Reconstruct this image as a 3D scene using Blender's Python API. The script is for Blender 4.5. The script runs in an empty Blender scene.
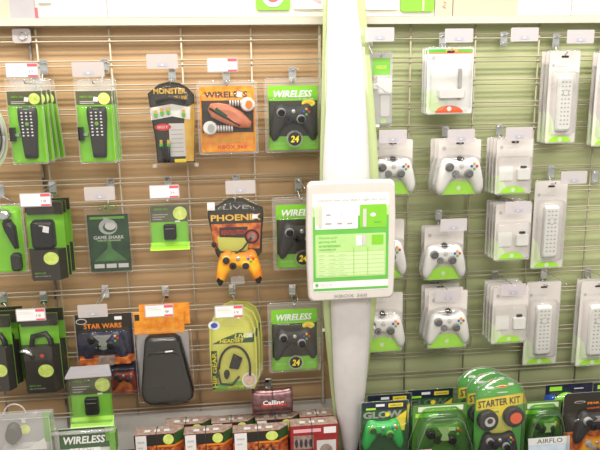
import bpy, bmesh, math, random
from mathutils import Vector, Matrix
random.seed(7)
S = bpy.context.scene
COL = S.collection
PI = math.pi

# ------------------------------------------------------------------ camera
CAM = Vector((0, -2.134, 1.60))
FPX = 625.0
PITCH, YAW, ROLL = 0.2074, 0.1021, -0.0168
Fh = Vector((math.sin(YAW), math.cos(YAW), 0))
RT = Vector((math.cos(YAW), -math.sin(YAW), 0))
UPW = Vector((0, 0, 1))
FW = Fh * math.cos(PITCH) - UPW * math.sin(PITCH)
UP = Fh * math.sin(PITCH) + UPW * math.cos(PITCH)
RR = RT * math.cos(ROLL) + UP * math.sin(ROLL)
UU = UP * math.cos(ROLL) - RT * math.sin(ROLL)
cd = bpy.data.cameras.new('camera'); cam = bpy.data.objects.new('camera', cd); COL.objects.link(cam)
cd.sensor_width = 36; cd.lens = FPX / 600 * 36; cd.clip_start = .05
m = Matrix((RR, UU, -FW)).transposed().to_4x4(); m.translation = CAM
cam.matrix_world = m
S.camera = cam

def at(px, py, Y):
    d = FW + RR * ((px - 300) / FPX) + UU * ((225 - py) / FPX)
    t = (Y - CAM.y) / d.y
    return CAM + d * t

# ------------------------------------------------------------------ materials
MATS = {}
def mat(name, c, rough=.5, metal=0, c2=None, scale=30, spec=.5, emit=0, detail=2, sharp=.25):
    if name in MATS: return MATS[name]
    m = bpy.data.materials.new(name); m.use_nodes = True
    nt = m.node_tree; b = nt.nodes['Principled BSDF']
    b.inputs['Roughness'].default_value = rough; b.inputs['Metallic'].default_value = metal
    b.inputs['Specular IOR Level'].default_value = spec
    c = (*c, 1)
    if c2 is None: c2 = tuple(x * .93 for x in c[:3])
    n = nt.nodes.new('ShaderNodeTexNoise'); n.inputs['Scale'].default_value = scale; n.inputs['Detail'].default_value = detail
    tc = nt.nodes.new('ShaderNodeTexCoord'); nt.links.new(tc.outputs['Object'], n.inputs['Vector'])
    r = nt.nodes.new('ShaderNodeValToRGB')
    r.color_ramp.elements[0].position = .5 - sharp; r.color_ramp.elements[1].position = .5 + sharp
    r.color_ramp.elements[0].color = c; r.color_ramp.elements[1].color = (*c2, 1)
    nt.links.new(n.outputs['Fac'], r.inputs['Fac']); nt.links.new(r.outputs['Color'], b.inputs['Base Color'])
    if emit:
        b.inputs['Emission Color'].default_value = c; b.inputs['Emission Strength'].default_value = emit
    MATS[name] = m
    return m
def clear(name, tint=(1, 1, 1), milk=.06, gloss=.07, rough=.08):
    if name in MATS: return MATS[name]
    m = bpy.data.materials.new(name); m.use_nodes = True; nt = m.node_tree; nt.nodes.clear()
    o = nt.nodes.new('ShaderNodeOutputMaterial')
    t = nt.nodes.new('ShaderNodeBsdfTransparent'); t.inputs[0].default_value = (*tint, 1)
    d = nt.nodes.new('ShaderNodeBsdfDiffuse'); d.inputs[0].default_value = (.85 * tint[0], .85 * tint[1], .83 * tint[2], 1)
    g = nt.nodes.new('ShaderNodeBsdfGlossy'); g.inputs['Roughness'].default_value = rough
    lw = nt.nodes.new('ShaderNodeLayerWeight'); lw.inputs[0].default_value = .25
    mr = nt.nodes.new('ShaderNodeMapRange'); mr.inputs['To Min'].default_value = gloss; mr.inputs['To Max'].default_value = .6
    nt.links.new(lw.outputs['Fresnel'], mr.inputs['Value'])
    a = nt.nodes.new('ShaderNodeMixShader'); a.inputs[0].default_value = milk
    nt.links.new(t.outputs[0], a.inputs[1]); nt.links.new(d.outputs[0], a.inputs[2])
    b = nt.nodes.new('ShaderNodeMixShader')
    nt.links.new(mr.outputs[0], b.inputs[0]); nt.links.new(a.outputs[0], b.inputs[1]); nt.links.new(g.outputs[0], b.inputs[2])
    nt.links.new(b.outputs[0], o.inputs[0])
    MATS[name] = m
    return m

M = dict(
 clear=clear('clear_plastic', milk=.012, gloss=.035), flange=clear('clear_plastic_edge', milk=.16, gloss=.06), clearm=clear('milky_clear_plastic', milk=.22, gloss=.08),
 acryl=clear('green_acrylic', (.82, .95, .50), milk=.62, gloss=.08),
 frostw=clear('pale_frosted_label_plastic', (.84, .79, .84), milk=.6, gloss=.04, rough=.3), frost=clear('frosted_label_plastic', (.80, .74, .74), milk=.62, gloss=.03, rough=.3),
 smoke=clear('smoky_plastic', (.50, .48, .54), milk=.6, gloss=.06),
 gclear=clear('green_clear_plastic', (.70, .9, .55), milk=.02, gloss=.06),
 lime=mat('lime_card', (.22, .60, .035), .4), green=mat('mid_green', (.17, .44, .05), .4), dkgreen=mat('dark_green', (.03, .10, .03), .4),
 dark=mat('dark_brown_card', (.032, .028, .020), .4), black=mat('black_plastic', (.010, .010, .011), .25), soft=mat('grey_black_rubber', (.026, .024, .024), .5),
 olive=mat('olive_header', (.10, .10, .05), .4), ball=mat('yellow_green_ball', (.48, .68, .06), .4, c2=(.80, .86, .30), scale=70),
 white=mat('white_print', (.85, .85, .83), .4), wht=mat('white_plastic', (.80, .80, .77), .35), cream=mat('cream_paint', (.55, .52, .44), .5),
 silver=mat('zinc_metal', (.62, .64, .63), .3, .85), chrome=mat('chrome', (.8, .8, .8), .12, 1), wire=mat('cream_wire', (.50, .44, .34), .4), wireg=mat('tan_wire', (.40, .36, .26), .45),
 red=mat('red_print', (.62, .04, .03), .4), pinkred=mat('label_red', (.80, .10, .13), .5), orange=mat('orange_print', (.85, .25, .02), .4),
 flame=mat('flame_print', (.72, .17, .015), .4, c2=(.82, .40, .04), scale=45), yellow=mat('yellow_print', (.85, .68, .05), .4), gold=mat('gold_print', (.62, .34, .04), .35, c2=(.75, .48, .10)),
 pyel=mat('pale_yellow_card', (.66, .66, .13), .45), hgreen=mat('header_green', (.20, .46, .03), .5), grey=mat('grey_plastic', (.42, .40, .40), .5), lgrey=mat('light_grey_print', (.62, .60, .58), .5),
 blade=mat('satin_white_blade', (.68, .65, .635), .4), frame=mat('satin_sign_frame', (.66, .62, .58), .35), txtgrey=mat('grey_lettering', (.30, .29, .28), .5),
 paper=mat('white_label_paper', (.86, .83, .83), .6), lilac=mat('lilac_mark', (.40, .41, .50), .6), ink=mat('dark_ink', (.05, .04, .05), .6),
 ppale=mat('poster_pale_green', (.46, .72, .26), .5), pmint=mat('poster_light_green', (.60, .78, .40), .5), pale=mat('pale_green_print', (.55, .80, .36), .5), mint=mat('light_mint_print', (.72, .86, .55), .5), sgreen=mat('sign_green', (.10, .42, .07), .45, c2=(.16, .52, .08), scale=8),
 brown=mat('brown_hardboard', (.52, .335, .175), .6, c2=(.46, .295, .15), scale=4), gback=mat('green_hardboard', (.46, .50, .27), .55, c2=(.42, .46, .24), scale=3),
 warmwhite=mat('cream_white_panel', (.86, .83, .72), .5), redart=mat('dark_red_art', (.28, .03, .02), .45, c2=(.55, .16, .05), scale=55, detail=4, sharp=.12),
 brownart=mat('grey_brown_art', (.20, .13, .10), .4, c2=(.42, .32, .27), scale=70, detail=4), fire=mat('fire_art', (.85, .24, .03), .4, c2=(.25, .02, .015), scale=38, detail=4, sharp=.15),
 greenart=mat('green_glow_art', (.010, .030, .014), .35, c2=(.03, .09, .04), scale=18, detail=4), fan=mat('green_beam_print', (.10, .26, .08), .4, c2=(.04, .12, .04), scale=25), phoenix=mat('phoenix_shell', (.85, .55, .03), .3, c2=(.85, .13, .01), scale=22, sharp=.2),
 foil=mat('burgundy_foil', (.15, .06, .065), .25, .55, c2=(.30, .18, .18), scale=60), greenctl=mat('green_controller', (.03, .42, .08), .3), dgctl=mat('smoky_green_controller', (.06, .15, .04), .25),
 bluedark=mat('dark_blue_art', (.010, .014, .045), .3, c2=(.03, .03, .06), scale=40), redblk=mat('dark_red_shell', (.10, .01, .01), .25, c2=(.22, .02, .015), scale=50),
 blueb=mat('blue_button', (.03, .10, .6), .3), redb=mat('red_button', (.7, .03, .02), .3), yelb=mat('amber_button', (.9, .45, .03), .3), grnb=mat('green_button', (.10, .5, .05), .3),
 orangered=mat('orange_red_disc', (.90, .14, .05), .35), skin=mat('photo_print', (.62, .38, .26), .5, c2=(.80, .62, .48), scale=60), palebl=mat('pale_blue_art', (.78, .84, .88), .4, c2=(.45, .62, .78), scale=20),
 deck=mat('dark_deck', (.03, .025, .025), .5), floor=mat('floor_tile', (.55, .50, .44), .4, c2=(.50, .46, .40), scale=3), beige=mat('beige_card', (.50, .44, .33), .5), hgrey=mat('grey_header_card', (.38, .36, .38), .5),
 pgreen=mat('pale_green_card', (.62, .80, .40), .4, c2=(.80, .82, .72), scale=9), rim=mat('pack_white', (.67, .63, .60), .4), lens=mat('lens_dark', (.03, .03, .035), .12), pink=mat('pink_print', (.85, .45, .50), .5),
 rwhite=mat('off_white_shell', (.74, .73, .71), .3), rmark=mat('pale_grey_mark', (.50, .49, .46), .5), ltgreen=mat('bright_lime', (.40, .84, .05), .4))

# ------------------------------------------------------------------ mesh building
class MB:
    def __init__(s): s.v = []; s.f = []; s.m = []; s.sm = []; s.mats = []
    def mi(s, m):
        if m not in s.mats: s.mats.append(m)
        return s.mats.index(m)
    def add(s, vs, fs, m, smooth=False):
        o = len(s.v); s.v += [tuple(v) for v in vs]; k = s.mi(m)
        for f in fs: s.f.append([o + i for i in f]); s.m.append(k); s.sm.append(smooth)
        return s
    def box(s, x0, x1, y0, y1, z0, z1, m):
        v = [(x, y, z) for x in (x0, x1) for y in (y0, y1) for z in (z0, z1)]
        return s.add(v, [(0, 1, 3, 2), (4, 6, 7, 5), (0, 4, 5, 1), (2, 3, 7, 6), (0, 2, 6, 4), (1, 5, 7, 3)], m)
    def flat(s, pts, y, m):             # flat print facing -y, pts (x,z) counter-clockwise
        return s.add([(x, y, z) for x, z in pts], [tuple(range(len(pts)))], m)
    def rect(s, x0, x1, z0, z1, y, m): return s.flat([(x0, z0), (x1, z0), (x1, z1), (x0, z1)], y, m)
    def disc(s, cx, cz, r, y, m, rz=None, n=20):
        rz = rz or r
        return s.flat([(cx + r * math.cos(2 * PI * i / n), cz + rz * math.sin(2 * PI * i / n)) for i in range(n)], y, m)
    def prism(s, pts, y0, y1, m, mside=None):      # y0 front (more negative), y1 back
        n = len(pts)
        s.add([(x, y0, z) for x, z in pts], [tuple(range(n))], m)
        s.add([(x, y1, z) for x, z in pts], [tuple(range(n))[::-1]], m)
        s.add([(x, y0, z) for x, z in pts] + [(x, y1, z) for x, z in pts], [(i, i + n, (i + 1) % n + n, (i + 1) % n) for i in range(n)], mside or m)
        return s
    def loft(s, rings, m, cap=True, smooth=True):   # rings of same count, each list of 3d points
        n = len(rings[0]); vs = [p for r in rings for p in r]; fs = []
        for k in range(len(rings) - 1):
            for i in range(n):
                j = (i + 1) % n; fs.append((k * n + i, k * n + j, (k + 1) * n + j, (k + 1) * n + i))
        s.add(vs, fs, m, smooth)
        if cap: s.add(rings[-1], [tuple(range(n))], m, False)
        return s
    def dome(s, pts, prof, m, cx=None, cz=None, smooth=True, cap=True):  # prof: (scale, y)
        if cx is None:
            cx = (min(p[0] for p in pts) + max(p[0] for p in pts)) / 2; cz = (min(p[1] for p in pts) + max(p[1] for p in pts)) / 2
        return s.loft([[(cx + (x - cx) * k, y, cz + (z - cz) * k) for x, z in pts] for k, y in prof], m, cap, smooth)
    def tube(s, path, r, m, n=6):
        P = [Vector(p) for p in path]; rings = []
        for i, p in enumerate(P):
            d = (P[min(i + 1, len(P) - 1)] - P[max(i - 1, 0)]).normalized()
            a = d.orthogonal().normalized() if i == 0 else (rings_a - d * rings_a.dot(d)).normalized()
            rings_a = a; b = d.cross(a)
            rings.append([p + (a * math.cos(2 * PI * k / n) + b * math.sin(2 * PI * k / n)) * r for k in range(n)])
        s.loft(rings, m); s.add(rings[0], [tuple(range(n))[::-1]], m)
        return s
    def build(s, name, parent=None, loc=(0, 0, 0)):
        me = bpy.data.meshes.new(name); me.from_pydata(s.v, [], s.f)
        for m in s.mats: me.materials.append(m)
        for p, k, q in zip(me.polygons, s.m, s.sm): p.material_index = k; p.use_smooth = q
        me.update(); bm = bmesh.new(); bm.from_mesh(me); bmesh.ops.remove_doubles(bm, verts=bm.verts, dist=1e-6)
        bm.to_mesh(me); bm.free()
        o = bpy.data.objects.new(name, me); COL.objects.link(o); o.location = loc
        if parent: o.parent = parent
        return o

def rr(x0, x1, z0, z1, r, n=4):          # rounded rectangle outline, ccw
    r = min(r, (x1 - x0) / 2.01, (z1 - z0) / 2.01); out = []
    for cx, cz, a in ((x1 - r, z0 + r, -PI / 2), (x1 - r, z1 - r, 0), (x0 + r, z1 - r, PI / 2), (x0 + r, z0 + r, PI)):
        out += [(cx + r * math.cos(a + PI / 2 * i / n), cz + r * math.sin(a + PI / 2 * i / n)) for i in range(n + 1)]
    return out
def ell(cx, cz, rx, rz, n=20): return [(cx + rx * math.cos(2 * PI * i / n), cz + rz * math.sin(2 * PI * i / n)) for i in range(n)]

_tc = {}
def text(s, w, h, m, x, y, z, parent, name='lettering', bold=.015, shear=0):
    """flat lettering facing -y, centred on x,z and fitted to w x h"""
    key = (s, round(w, 4), round(h, 4), m.name, bold, shear)
    if key not in _tc:
        c = bpy.data.curves.new('lettering', 'FONT'); c.body = s; c.offset = bold; c.shear = shear; c.resolution_u = 2
        o = bpy.data.objects.new('tmp', c); COL.objects.link(o)
        bpy.context.view_layer.update()
        me = bpy.data.meshes.new_from_object(o.evaluated_get(bpy.context.evaluated_depsgraph_get()))
        bpy.data.objects.remove(o); bpy.data.curves.remove(c)
        xs = [v.co.x for v in me.vertices]; ys = [v.co.y for v in me.vertices]
        kx = w / (max(xs) - min(xs)); ky = h / (max(ys) - min(ys)); cx = (max(xs) + min(xs)) / 2; cy = (max(ys) + min(ys)) / 2
        for v in me.vertices: v.co = ((v.co.x - cx) * kx, 0, (v.co.y - cy) * ky)
        me.materials.clear(); me.materials.append(m); me.name = name
        _tc[key] = me
    o = bpy.data.objects.new(name, _tc[key]); COL.objects.link(o); o.location = (x, y, z); o.parent = parent
    return o

def thing(name, loc, label, cat, group=None, rz=0):
    o = bpy.data.objects.new(name, None); o.empty_display_size = .02; COL.objects.link(o); o.location = loc; o.rotation_euler.z = rz
    tag(o, label, cat, group); return o
def tag(o, label, cat, group=None, kind=None):
    if label: o['label'] = label
    if cat: o['category'] = cat
    if group: o['group'] = group
    if kind: o['kind'] = kind
    return o
KIDS = lambda o: [c for c in COL.objects if c.parent is o]
def dup(o, parent=None, kids=None):
    if kids is None:
        kids = {}
        for c in COL.objects:
            if c.parent: kids.setdefault(c.parent.name, []).append(c)
    c = o.copy(); COL.objects.link(c)
    if parent: c.parent = parent
    for ch in kids.get(o.name, []): dup(ch, c, kids)
    return c
def struct(o, label=None):
    o['kind'] = 'structure'
    if label: o['label'] = label; 
    return o

class Box:                                # front-face rectangle seen in the photo, unprojected onto the plane d in front of the wall
    def __init__(s, l, r, t, b, d):
        cx, cy = (l + r) / 2, (t + b) / 2
        s.X = at(cx, cy, -d).x; s.w = at(r, cy, -d).x - at(l, cy, -d).x
        s.z1 = at(cx, t, -d).z; s.z0 = at(cx, b, -d).z; s.h = s.z1 - s.z0; s.d = d
        s.loc = (s.X, -d, s.z0)

# ------------------------------------------------------------------ setting
X0, Z0, W, RH, CR = -.611, 1.60 + .1887, .22598, .0762, 5.374
ROW = lambda k: Z0 - RH * k
STAND = .026                               # backing lies this far behind the wire grid
zt, zb, zd = at(300, 22, 0).z, ROW(17.35), 1.60 - 1.285
xj = X0 + W * 4.22                         # joint of the two bays
struct(MB().box(-2.2, xj, STAND, STAND + .02, zb, zt + .02, M['brown']).build('wall_left'), 'brown hardboard backing behind the left wire grid')
struct(MB().box(xj, 3.2, STAND, STAND + .02, zd, zt + .02, M['gback']).build('wall_right'), 'green backing behind the right wire grid')
struct(MB().box(-2.2, xj, STAND, STAND + .02, zd, zb, mat('base_white', (.85, .82, .76), .5)).build('trim_1'), 'pale base panel below the wire grids')
struct(MB().box(-2.2, 3.2, STAND - .002, STAND + .02, zt + .02, zt + .7, mat('header_white', (.72, .69, .60), .6)).build('trim_2'), 'cream white header panel above the rail')
zr0, zr1 = at(300, 24.3, -.03).z, at(300, 17, -.03).z
struct(MB().box(-2.2, 3.2, -.03, STAND + .01, zr0, zr1, M['cream']).build('trim_3'), 'cream header rail running along the top of both grids')
struct(MB().box(-4, 4, -5, 1, -.05, 0, M['floor']).build('floor'))
mb = MB(); mb.box(-2.2, 3.2, -.62, STAND, zd - .03, zd, M['deck']); mb.box(-2.2, 3.2, -.62, -.60, 0, zd - .03, M['cream'])
tag(mb.build('base_shelf'), 'dark base shelf deck under the boxed and packed stock', 'shelf')

def grid(cols, xl, xr, m, kbot, edge=None):
    mb = MB(); r = .0027
    for k in range(0, 18):
        for dz in (0, -.0155):
            z = ROW(k) + dz
            mb.tube([(xl, -.004, z), (xr, -.004, z)], r, m, 5)
    for c in cols:
        x = X0 + W * c
        mb.tube([(x, 0, zr0 - .001), (x, 0, ROW(17.3))], r * 1.25, m, 5)
    if edge is not None:
        mb.box(edge - .004, edge + .004, -.006, .006, ROW(17.4), zr0 - .001, m)
    return mb
tag(grid([-2, -1, 0, 1, 2, 3], -2.1, X0 + W * 4.03, M['wire'], 17, X0 + W * 4.0).build('wire_grid'), 'cream wire grid panel over the brown backing left of the white blade', 'wire grid', 'wire grids')
tag(grid([CR + i for i in range(-1, 6)], X0 + W * 4.2, 3.1, M['wireg'], 17).build('wire_grid'), 'tan wire grid panel over the green backing right of the white blade', 'wire grid', 'wire grids')
# slotted rear standard at the far left
a = at(42, 165, .015); mb = MB(); mb.box(a.x - .003, a.x + .003, .012, STAND, zd, zr0 - .001, mat('dull_metal', (.26, .23, .20), .5))
for i in range(14): mb.box(a.x - .002, a.x + .002, .0095, .0102, zb + .08 * i + .05, zb + .08 * i + .075, M['ink'])
tag(mb.build('slotted_standard'), 'thin grey slotted upright behind the wires at far left', 'upright')
a = at(22, 36, -.005); mb = MB(); mb.prism(rr(a.x - .028, a.x + .028, a.z - .022, a.z + .022, .008), -.010, -.006, M['frost']); mb.tube([(a.x + .004 + .012 * math.cos(t / 12 * 2 * PI), -.013, a.z + .012 * math.sin(t / 12 * 2 * PI)) for t in range(13)], .0018, M['silver'])
tag(mb.build('tag_clip'), 'pale clip with a round ring on the top wires at far left', 'clip')

# header graphics
def hcard(l, r, b, m, label, name='header_sign', d=-.022, top=-14, rad=.008, y2=.0):
    p = at(l, b, STAND); q = at(r, b, STAND); q.z = at(r, top, STAND).z; o = MB()
    o.prism(rr(p.x, q.x, p.z, q.z, rad), STAND - .010, STAND - .003, m)
    t = thing(name, ((p.x + q.x) / 2, STAND - .004, p.z), label, 'sign', 'header signs')
    o2 = o.build('sign_panel', t); o2.location = (-(p.x + q.x) / 2, -(STAND - .004), -p.z)
    return t, q.x - p.x, q.z - p.z
t, w, h = hcard(256, 290, 10.5, M['hgreen'], 'lime green square header sign with a red disc in a white ring')
q = MB(); q.disc(0, .045, .036, -.0075, M['white'], n=28); q.disc(0, .045, .022, -.008, M['pinkred'], n=28); q.build('emblem', t)
t, w, h = hcard(293, 323, 9.5, M['white'], 'white header sign with a pink corner just left of the blade')
MB().flat([(w * .12, h * .38), (w * .42, h * .22), (w * .45, h * .36), (w * .2, h * .5)], -.008, M['pink']).build('emblem', t)
t, w, h = hcard(365, 398, 10, M['white'], 'white header sign with a pale blue swirl right of the blade')
MB().disc(-.01, h * .38, .03, -.008, M['palebl'], .010).build('emblem', t)
t, w, h = hcard(400, 433, 12, M['hgreen'], 'lime green header sign right of the blade')
MB().rect(w * .14, w * .2, 0.002, h * .98, -.008, M['pale']).build('emblem', t)
t, w, h = hcard(434, 451, 17, M['beige'], 'narrow tan header card with a small dark squiggle', rad=.001)
MB().tube([(.0, -.008, .05), (.008, -.008, .045), (-.004, -.008, .035), (.006, -.008, .028)], .0016, M['skin']).build('emblem', t)
hcard(452, 516, 17, M['beige'], 'wide plain tan header panel above the right grid', rad=.001)
hcard(12, 36.5, 20.5, M['hgrey'], 'grey upright header card at the far left', rad=.001)
hcard(-30, 12, 20.5, M['beige'], 'cream header card at the extreme left edge', rad=.001)
t, w, h = hcard(38, 52, 3.5, M['white'], 'small white box sign at top left beside the grey card', rad=.002)
for px in (107.5, 571):
    a = at(px, 10, STAND); struct(MB().box(a.x - .002, a.x + .002, STAND - .004, STAND, zr1, zt + .7, M['hgrey']).build('trim_%d' % (4 if px < 300 else 5)))
a = at(37.2, 15, STAND); tag(MB().box(a.x - .004, a.x + .004, STAND - .008, STAND - .003, a.z - .02, a.z + .022, M['pinkred']).build('header_marker'), 'tiny red strip on the header beside the grey card', 'marker')

# ------------------------------------------------------------------ centre fixture: green acrylic, white blade, sign
def ybow(z):                               # smooth depth of the bowed blade at height z
    z0_, zm, z1_ = zd, 1.12, 2.05
    return -.235 + .135 * abs((z - zm) / (z1_ - zm)) ** 1.7 if z > zm else -.235 + .10 * ((zm - z) / (zm - z0_)) ** 1.7
def atb(px, py, off):
    y = -.2
    for _ in range(12): y = ybow(at(px, py, y).z) + off
    return at(px, py, y)
def lens(left, right, off, n=40):
    """left and right edges of the bowed strip as (x, z) pairs at common heights"""
    def run(P):
        P = [atb(x, y, off) for x, y in P]; out = []
        for i in range(n + 1):
            z = zd + (P[0].z - zd) * i / n
            for k in range(len(P) - 1):
                if P[k].z >= z - 1e-9 >= P[k + 1].z - 1e-6: break
            p0, p1, p2, p3 = P[max(k - 1, 0)], P[k], P[k + 1], P[min(k + 2, len(P) - 1)]
            hh = p2.z - p1.z; u = (z - p1.z) / hh
            m1 = (p2.x - p0.x) / (p2.z - p0.z) * hh; m2 = (p3.x - p1.x) / (p3.z - p1.z) * hh
            out.append(((2*u**3-3*u*u+1)*p1.x + (u**3-2*u*u+u)*m1 + (-2*u**3+3*u*u)*p2.x + (u**3-u*u)*m2, z))
        return out
    A, B = run(left), run(right); zz = min(A[-1][1], B[-1][1])
    return A, B
gl = [(324, -40), (323, 25), (321.5, 100), (320, 190), (323, 305), (329, 370), (333, 410), (338, 450), (344, 470)]
gr = [(361, -40), (367, 25), (374, 100), (379, 190), (376, 305), (371, 345), (365, 395), (358, 445), (353, 470)]
wl = [(330, -40), (328, 0), (326.3, 100), (323, 190), (331, 305), (335, 395), (342, 440), (348, 470)]
wr = [(352, -40), (357, 0), (365, 85), (370, 185), (371, 305), (365, 395), (359, 440), (353, 470)]
foot = at(349, 462, -.13)
root = thing('blade_display', (foot.x, -.13, zd), 'tall white lens-shaped blade with green acrylic edges carrying the sign board', 'display fixture')
rl = Vector(root.location)
def loc_build(mb, name, parent, rl=rl):
    o = mb.build(name, parent); o.location = -rl; return o
for name, le, re_, off, crown, thick, mm in (('acrylic_edge', gl, gr, .030, 0, .006, 'acryl'), ('blade', wl, wr, 0, .016, .012, 'blade')):
    A, B = lens(le, re_, off); rows = []
    for (xl, zl), (xr_, zr_) in zip(A, B):
        zl = (zl + zr_) / 2; yb = ybow(zl) + off
        rows.append([(xl + (xr_ - xl) * j / 8, yb - crown * (1 - (2 * j / 8 - 1) ** 2), zl) for j in range(9)] + [(xr_, yb + thick, zl), (xl, yb + thick, zl)])
    mb = MB(); mb.loft(rows, M[mm]); mb.add(rows[0], [tuple(range(11))[::-1]], M[mm])
    o = loc_build(mb, name, root)
    if name == 'acrylic_edge': o['label'] = 'green translucent acrylic edge'
for py in (87, 127, 330):                  # cross brackets tying the blade to the uprights
    yb = atb(350, py, .045).y; a = at(322.5, py, yb); b = at(379 if py < 200 else 375, py, yb); mb = MB()
    mb.box(a.x, b.x, yb - .005, yb + .004, a.z - .008 if py == 87 else a.z - .004, a.z + .008 if py == 87 else a.z + .004, M['wht'])
    c = (a.x + b.x) / 2; mb.box(c - .02, c + .02, yb + .004, STAND, a.z - .01, a.z + .01, M['wht']); loc_build(mb, 'bracket', root)

SY = -.27
sg = Box(306.5, 395.5, 180, 299.5, -SY); sw, sh = sg.w, sg.h
sign = thing('sign_board', sg.loc, 'rounded off-white sign board with a green and white poster on the blade', 'sign')
def bulge(w, h):                            # rounded frame with slightly bowed sides
    P = rr(-w / 2, w / 2, 0, h, .022, 5); out = []
    for x, z in P:
        out.append((x * (1 + .022 * (1 - (2 * z / h - 1) ** 2)), z))
    return out
bw = []
for i in range(48):
    pass
side = [(sw / 2 * (.955 + .045 * math.sin(PI * min(1, max(0, .12 + .76 * t)))), t) for t in [i / 12 for i in range(13)]]
cr_ = .020
fp = []
R_side = [(x, cr_ + t * (sh - 2 * cr_)) for x, t in side]
def corner(cx, cz, a0): return [(cx + cr_ * math.cos(a0 + PI / 2 * i / 5), cz + cr_ * math.sin(a0 + PI / 2 * i / 5)) for i in range(1, 5)]
xb = R_side[0][0]; xt = R_side[-1][0]
fp = corner(xb - cr_, cr_, -PI / 2) + R_side + corner(xt - cr_, sh - cr_, 0) + corner(-(xt - cr_), sh - cr_, PI / 2) + [(-x, z) for x, z in R_side[::-1]] + corner(-(xb - cr_), cr_, PI)
mb = MB(); mb.dome(fp, [(1.0, .012), (1.0, -.002), (.985, -.009), (.96, -.012)], M['frame']); mb.add([(x, .012, z) for x, z in fp], [tuple(range(len(fp)))[::-1]], M['frame'])
mb.build('frame', sign)
mb = MB(); mb.box(-.03, .03, .012, .0175, .12, sh - .12, M['blade']); mb.build('mount', sign)
def SX(px): return (px - 351) / 89 * sw
def SZ(py): return (299.5 - py) / 119.5 * sh
y = -.0125
po = MB(); po.rect(SX(312.5), SX(388), SZ(289), SZ(192), y, M['white']); 
pos = po.build('poster', sign)
mb = MB(); y -= .0005
mb.rect(SX(312.7), SX(387.8), SZ(278.5), SZ(214), y, M['sgreen']); mb.rect(SX(312.7), SX(387.8), SZ(288), SZ(285.5), y, M['sgreen'])
mb.flat([(SX(312.7), SZ(214)), (SX(318), SZ(214)), (SX(312.7), SZ(203))], y, M['ppale']); mb.flat([(SX(383), SZ(214)), (SX(387.8), SZ(214)), (SX(387.8), SZ(203))], y, M['ppale'])
y -= .0005
mb.flat(rr(SX(315), SX(357), SZ(226.5), SZ(203.5), .004), y, M['white']); mb.flat(rr(SX(359), SX(385.5), SZ(226), SZ(203.5), .004), y, M['lime'])
mb.flat(rr(SX(315), SX(385), SZ(274.5), SZ(231.5), .004), y, M['ppale'])
y -= .0005
mb.rect(SX(316), SX(322), SZ(222), SZ(204), y, M['pmint']); mb.rect(SX(318.5), SX(321.5), SZ(225), SZ(207), y - .0003, M['lgrey']); mb.rect(SX(362), SX(365.5), SZ(225), SZ(207.5), y, M['lgrey'])
mb.disc(SX(372), SZ(213.5), .009, y, M['white'], .006); mb.rect(SX(373), SX(380), SZ(221.5), SZ(220), y, M['sgreen'])
for px, py, k in ((328, 212.5, 2.2), (341, 212.5, .8), (328, 221, 3), (339, 221, 2.4), (349, 221.3, 2.6)): mb.rect(SX(px - k), SX(px + k), SZ(py + .8), SZ(py - .8), y, M['grey'] if k > 2.1 else M['lgrey'])
mb.rect(SX(355), SX(361), SZ(243.5), SZ(233.5), y, M['white']); mb.rect(SX(361.5), SX(365), SZ(243.5), SZ(233), y, M['lgrey']); mb.rect(SX(371), SX(382.5), SZ(243), SZ(233.5), y, M['lime'])
mb.rect(SX(316.5), SX(383.5), SZ(273), SZ(249), y, M['pmint']); y -= .0004
for i in range(6): mb.rect(SX(316.5), SX(383.5), SZ(249.2 + i * 4.2), SZ(248.8 + i * 4.2), y, M['ppale'])
for px in (353, 367): mb.rect(SX(px - .25), SX(px + .25), SZ(273), SZ(245), y, M['lime'])
for i in range(6):
    for j in range(3): 
        wd = random.uniform(5, 9); mb.rect(SX(318 + 10 * j), SX(318 + 10 * j + wd), SZ(252.2 + i * 4.0), SZ(251.5 + i * 4.0), y, mat('soft_green_lettering', (.42, .66, .26), .5) if j < 1 else M['ppale'])
mb.disc(SX(316), SZ(281.8), .005, y, M['sgreen'])
mb.build('poster_print', pos)
text("Choose the one that's right for you", SX(383) - SX(316), .009, M['txtgrey'], 0, y, SZ(198.5), pos, bold=0)
for i, s in enumerate(('Choose your', 'gaming and', 'entertainment', 'experience')):
    w = (SX(340) - SX(318.5)) * (len(s) / 13); text(s, w, .008, M['sgreen'], SX(318.5) + w / 2, y, SZ(234.8 + 3.9 * i), pos, bold=.01)
text('XBOX 360', SX(331) - SX(319), .007, M['lgrey'], SX(325.5), y, SZ(281.8), pos, bold=0)
text('XBOX 360', SX(366) - SX(332), .0105, M['txtgrey'], SX(349.5), -.0135, SZ(294), sign, 'frame_lettering', bold=.01)

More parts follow.
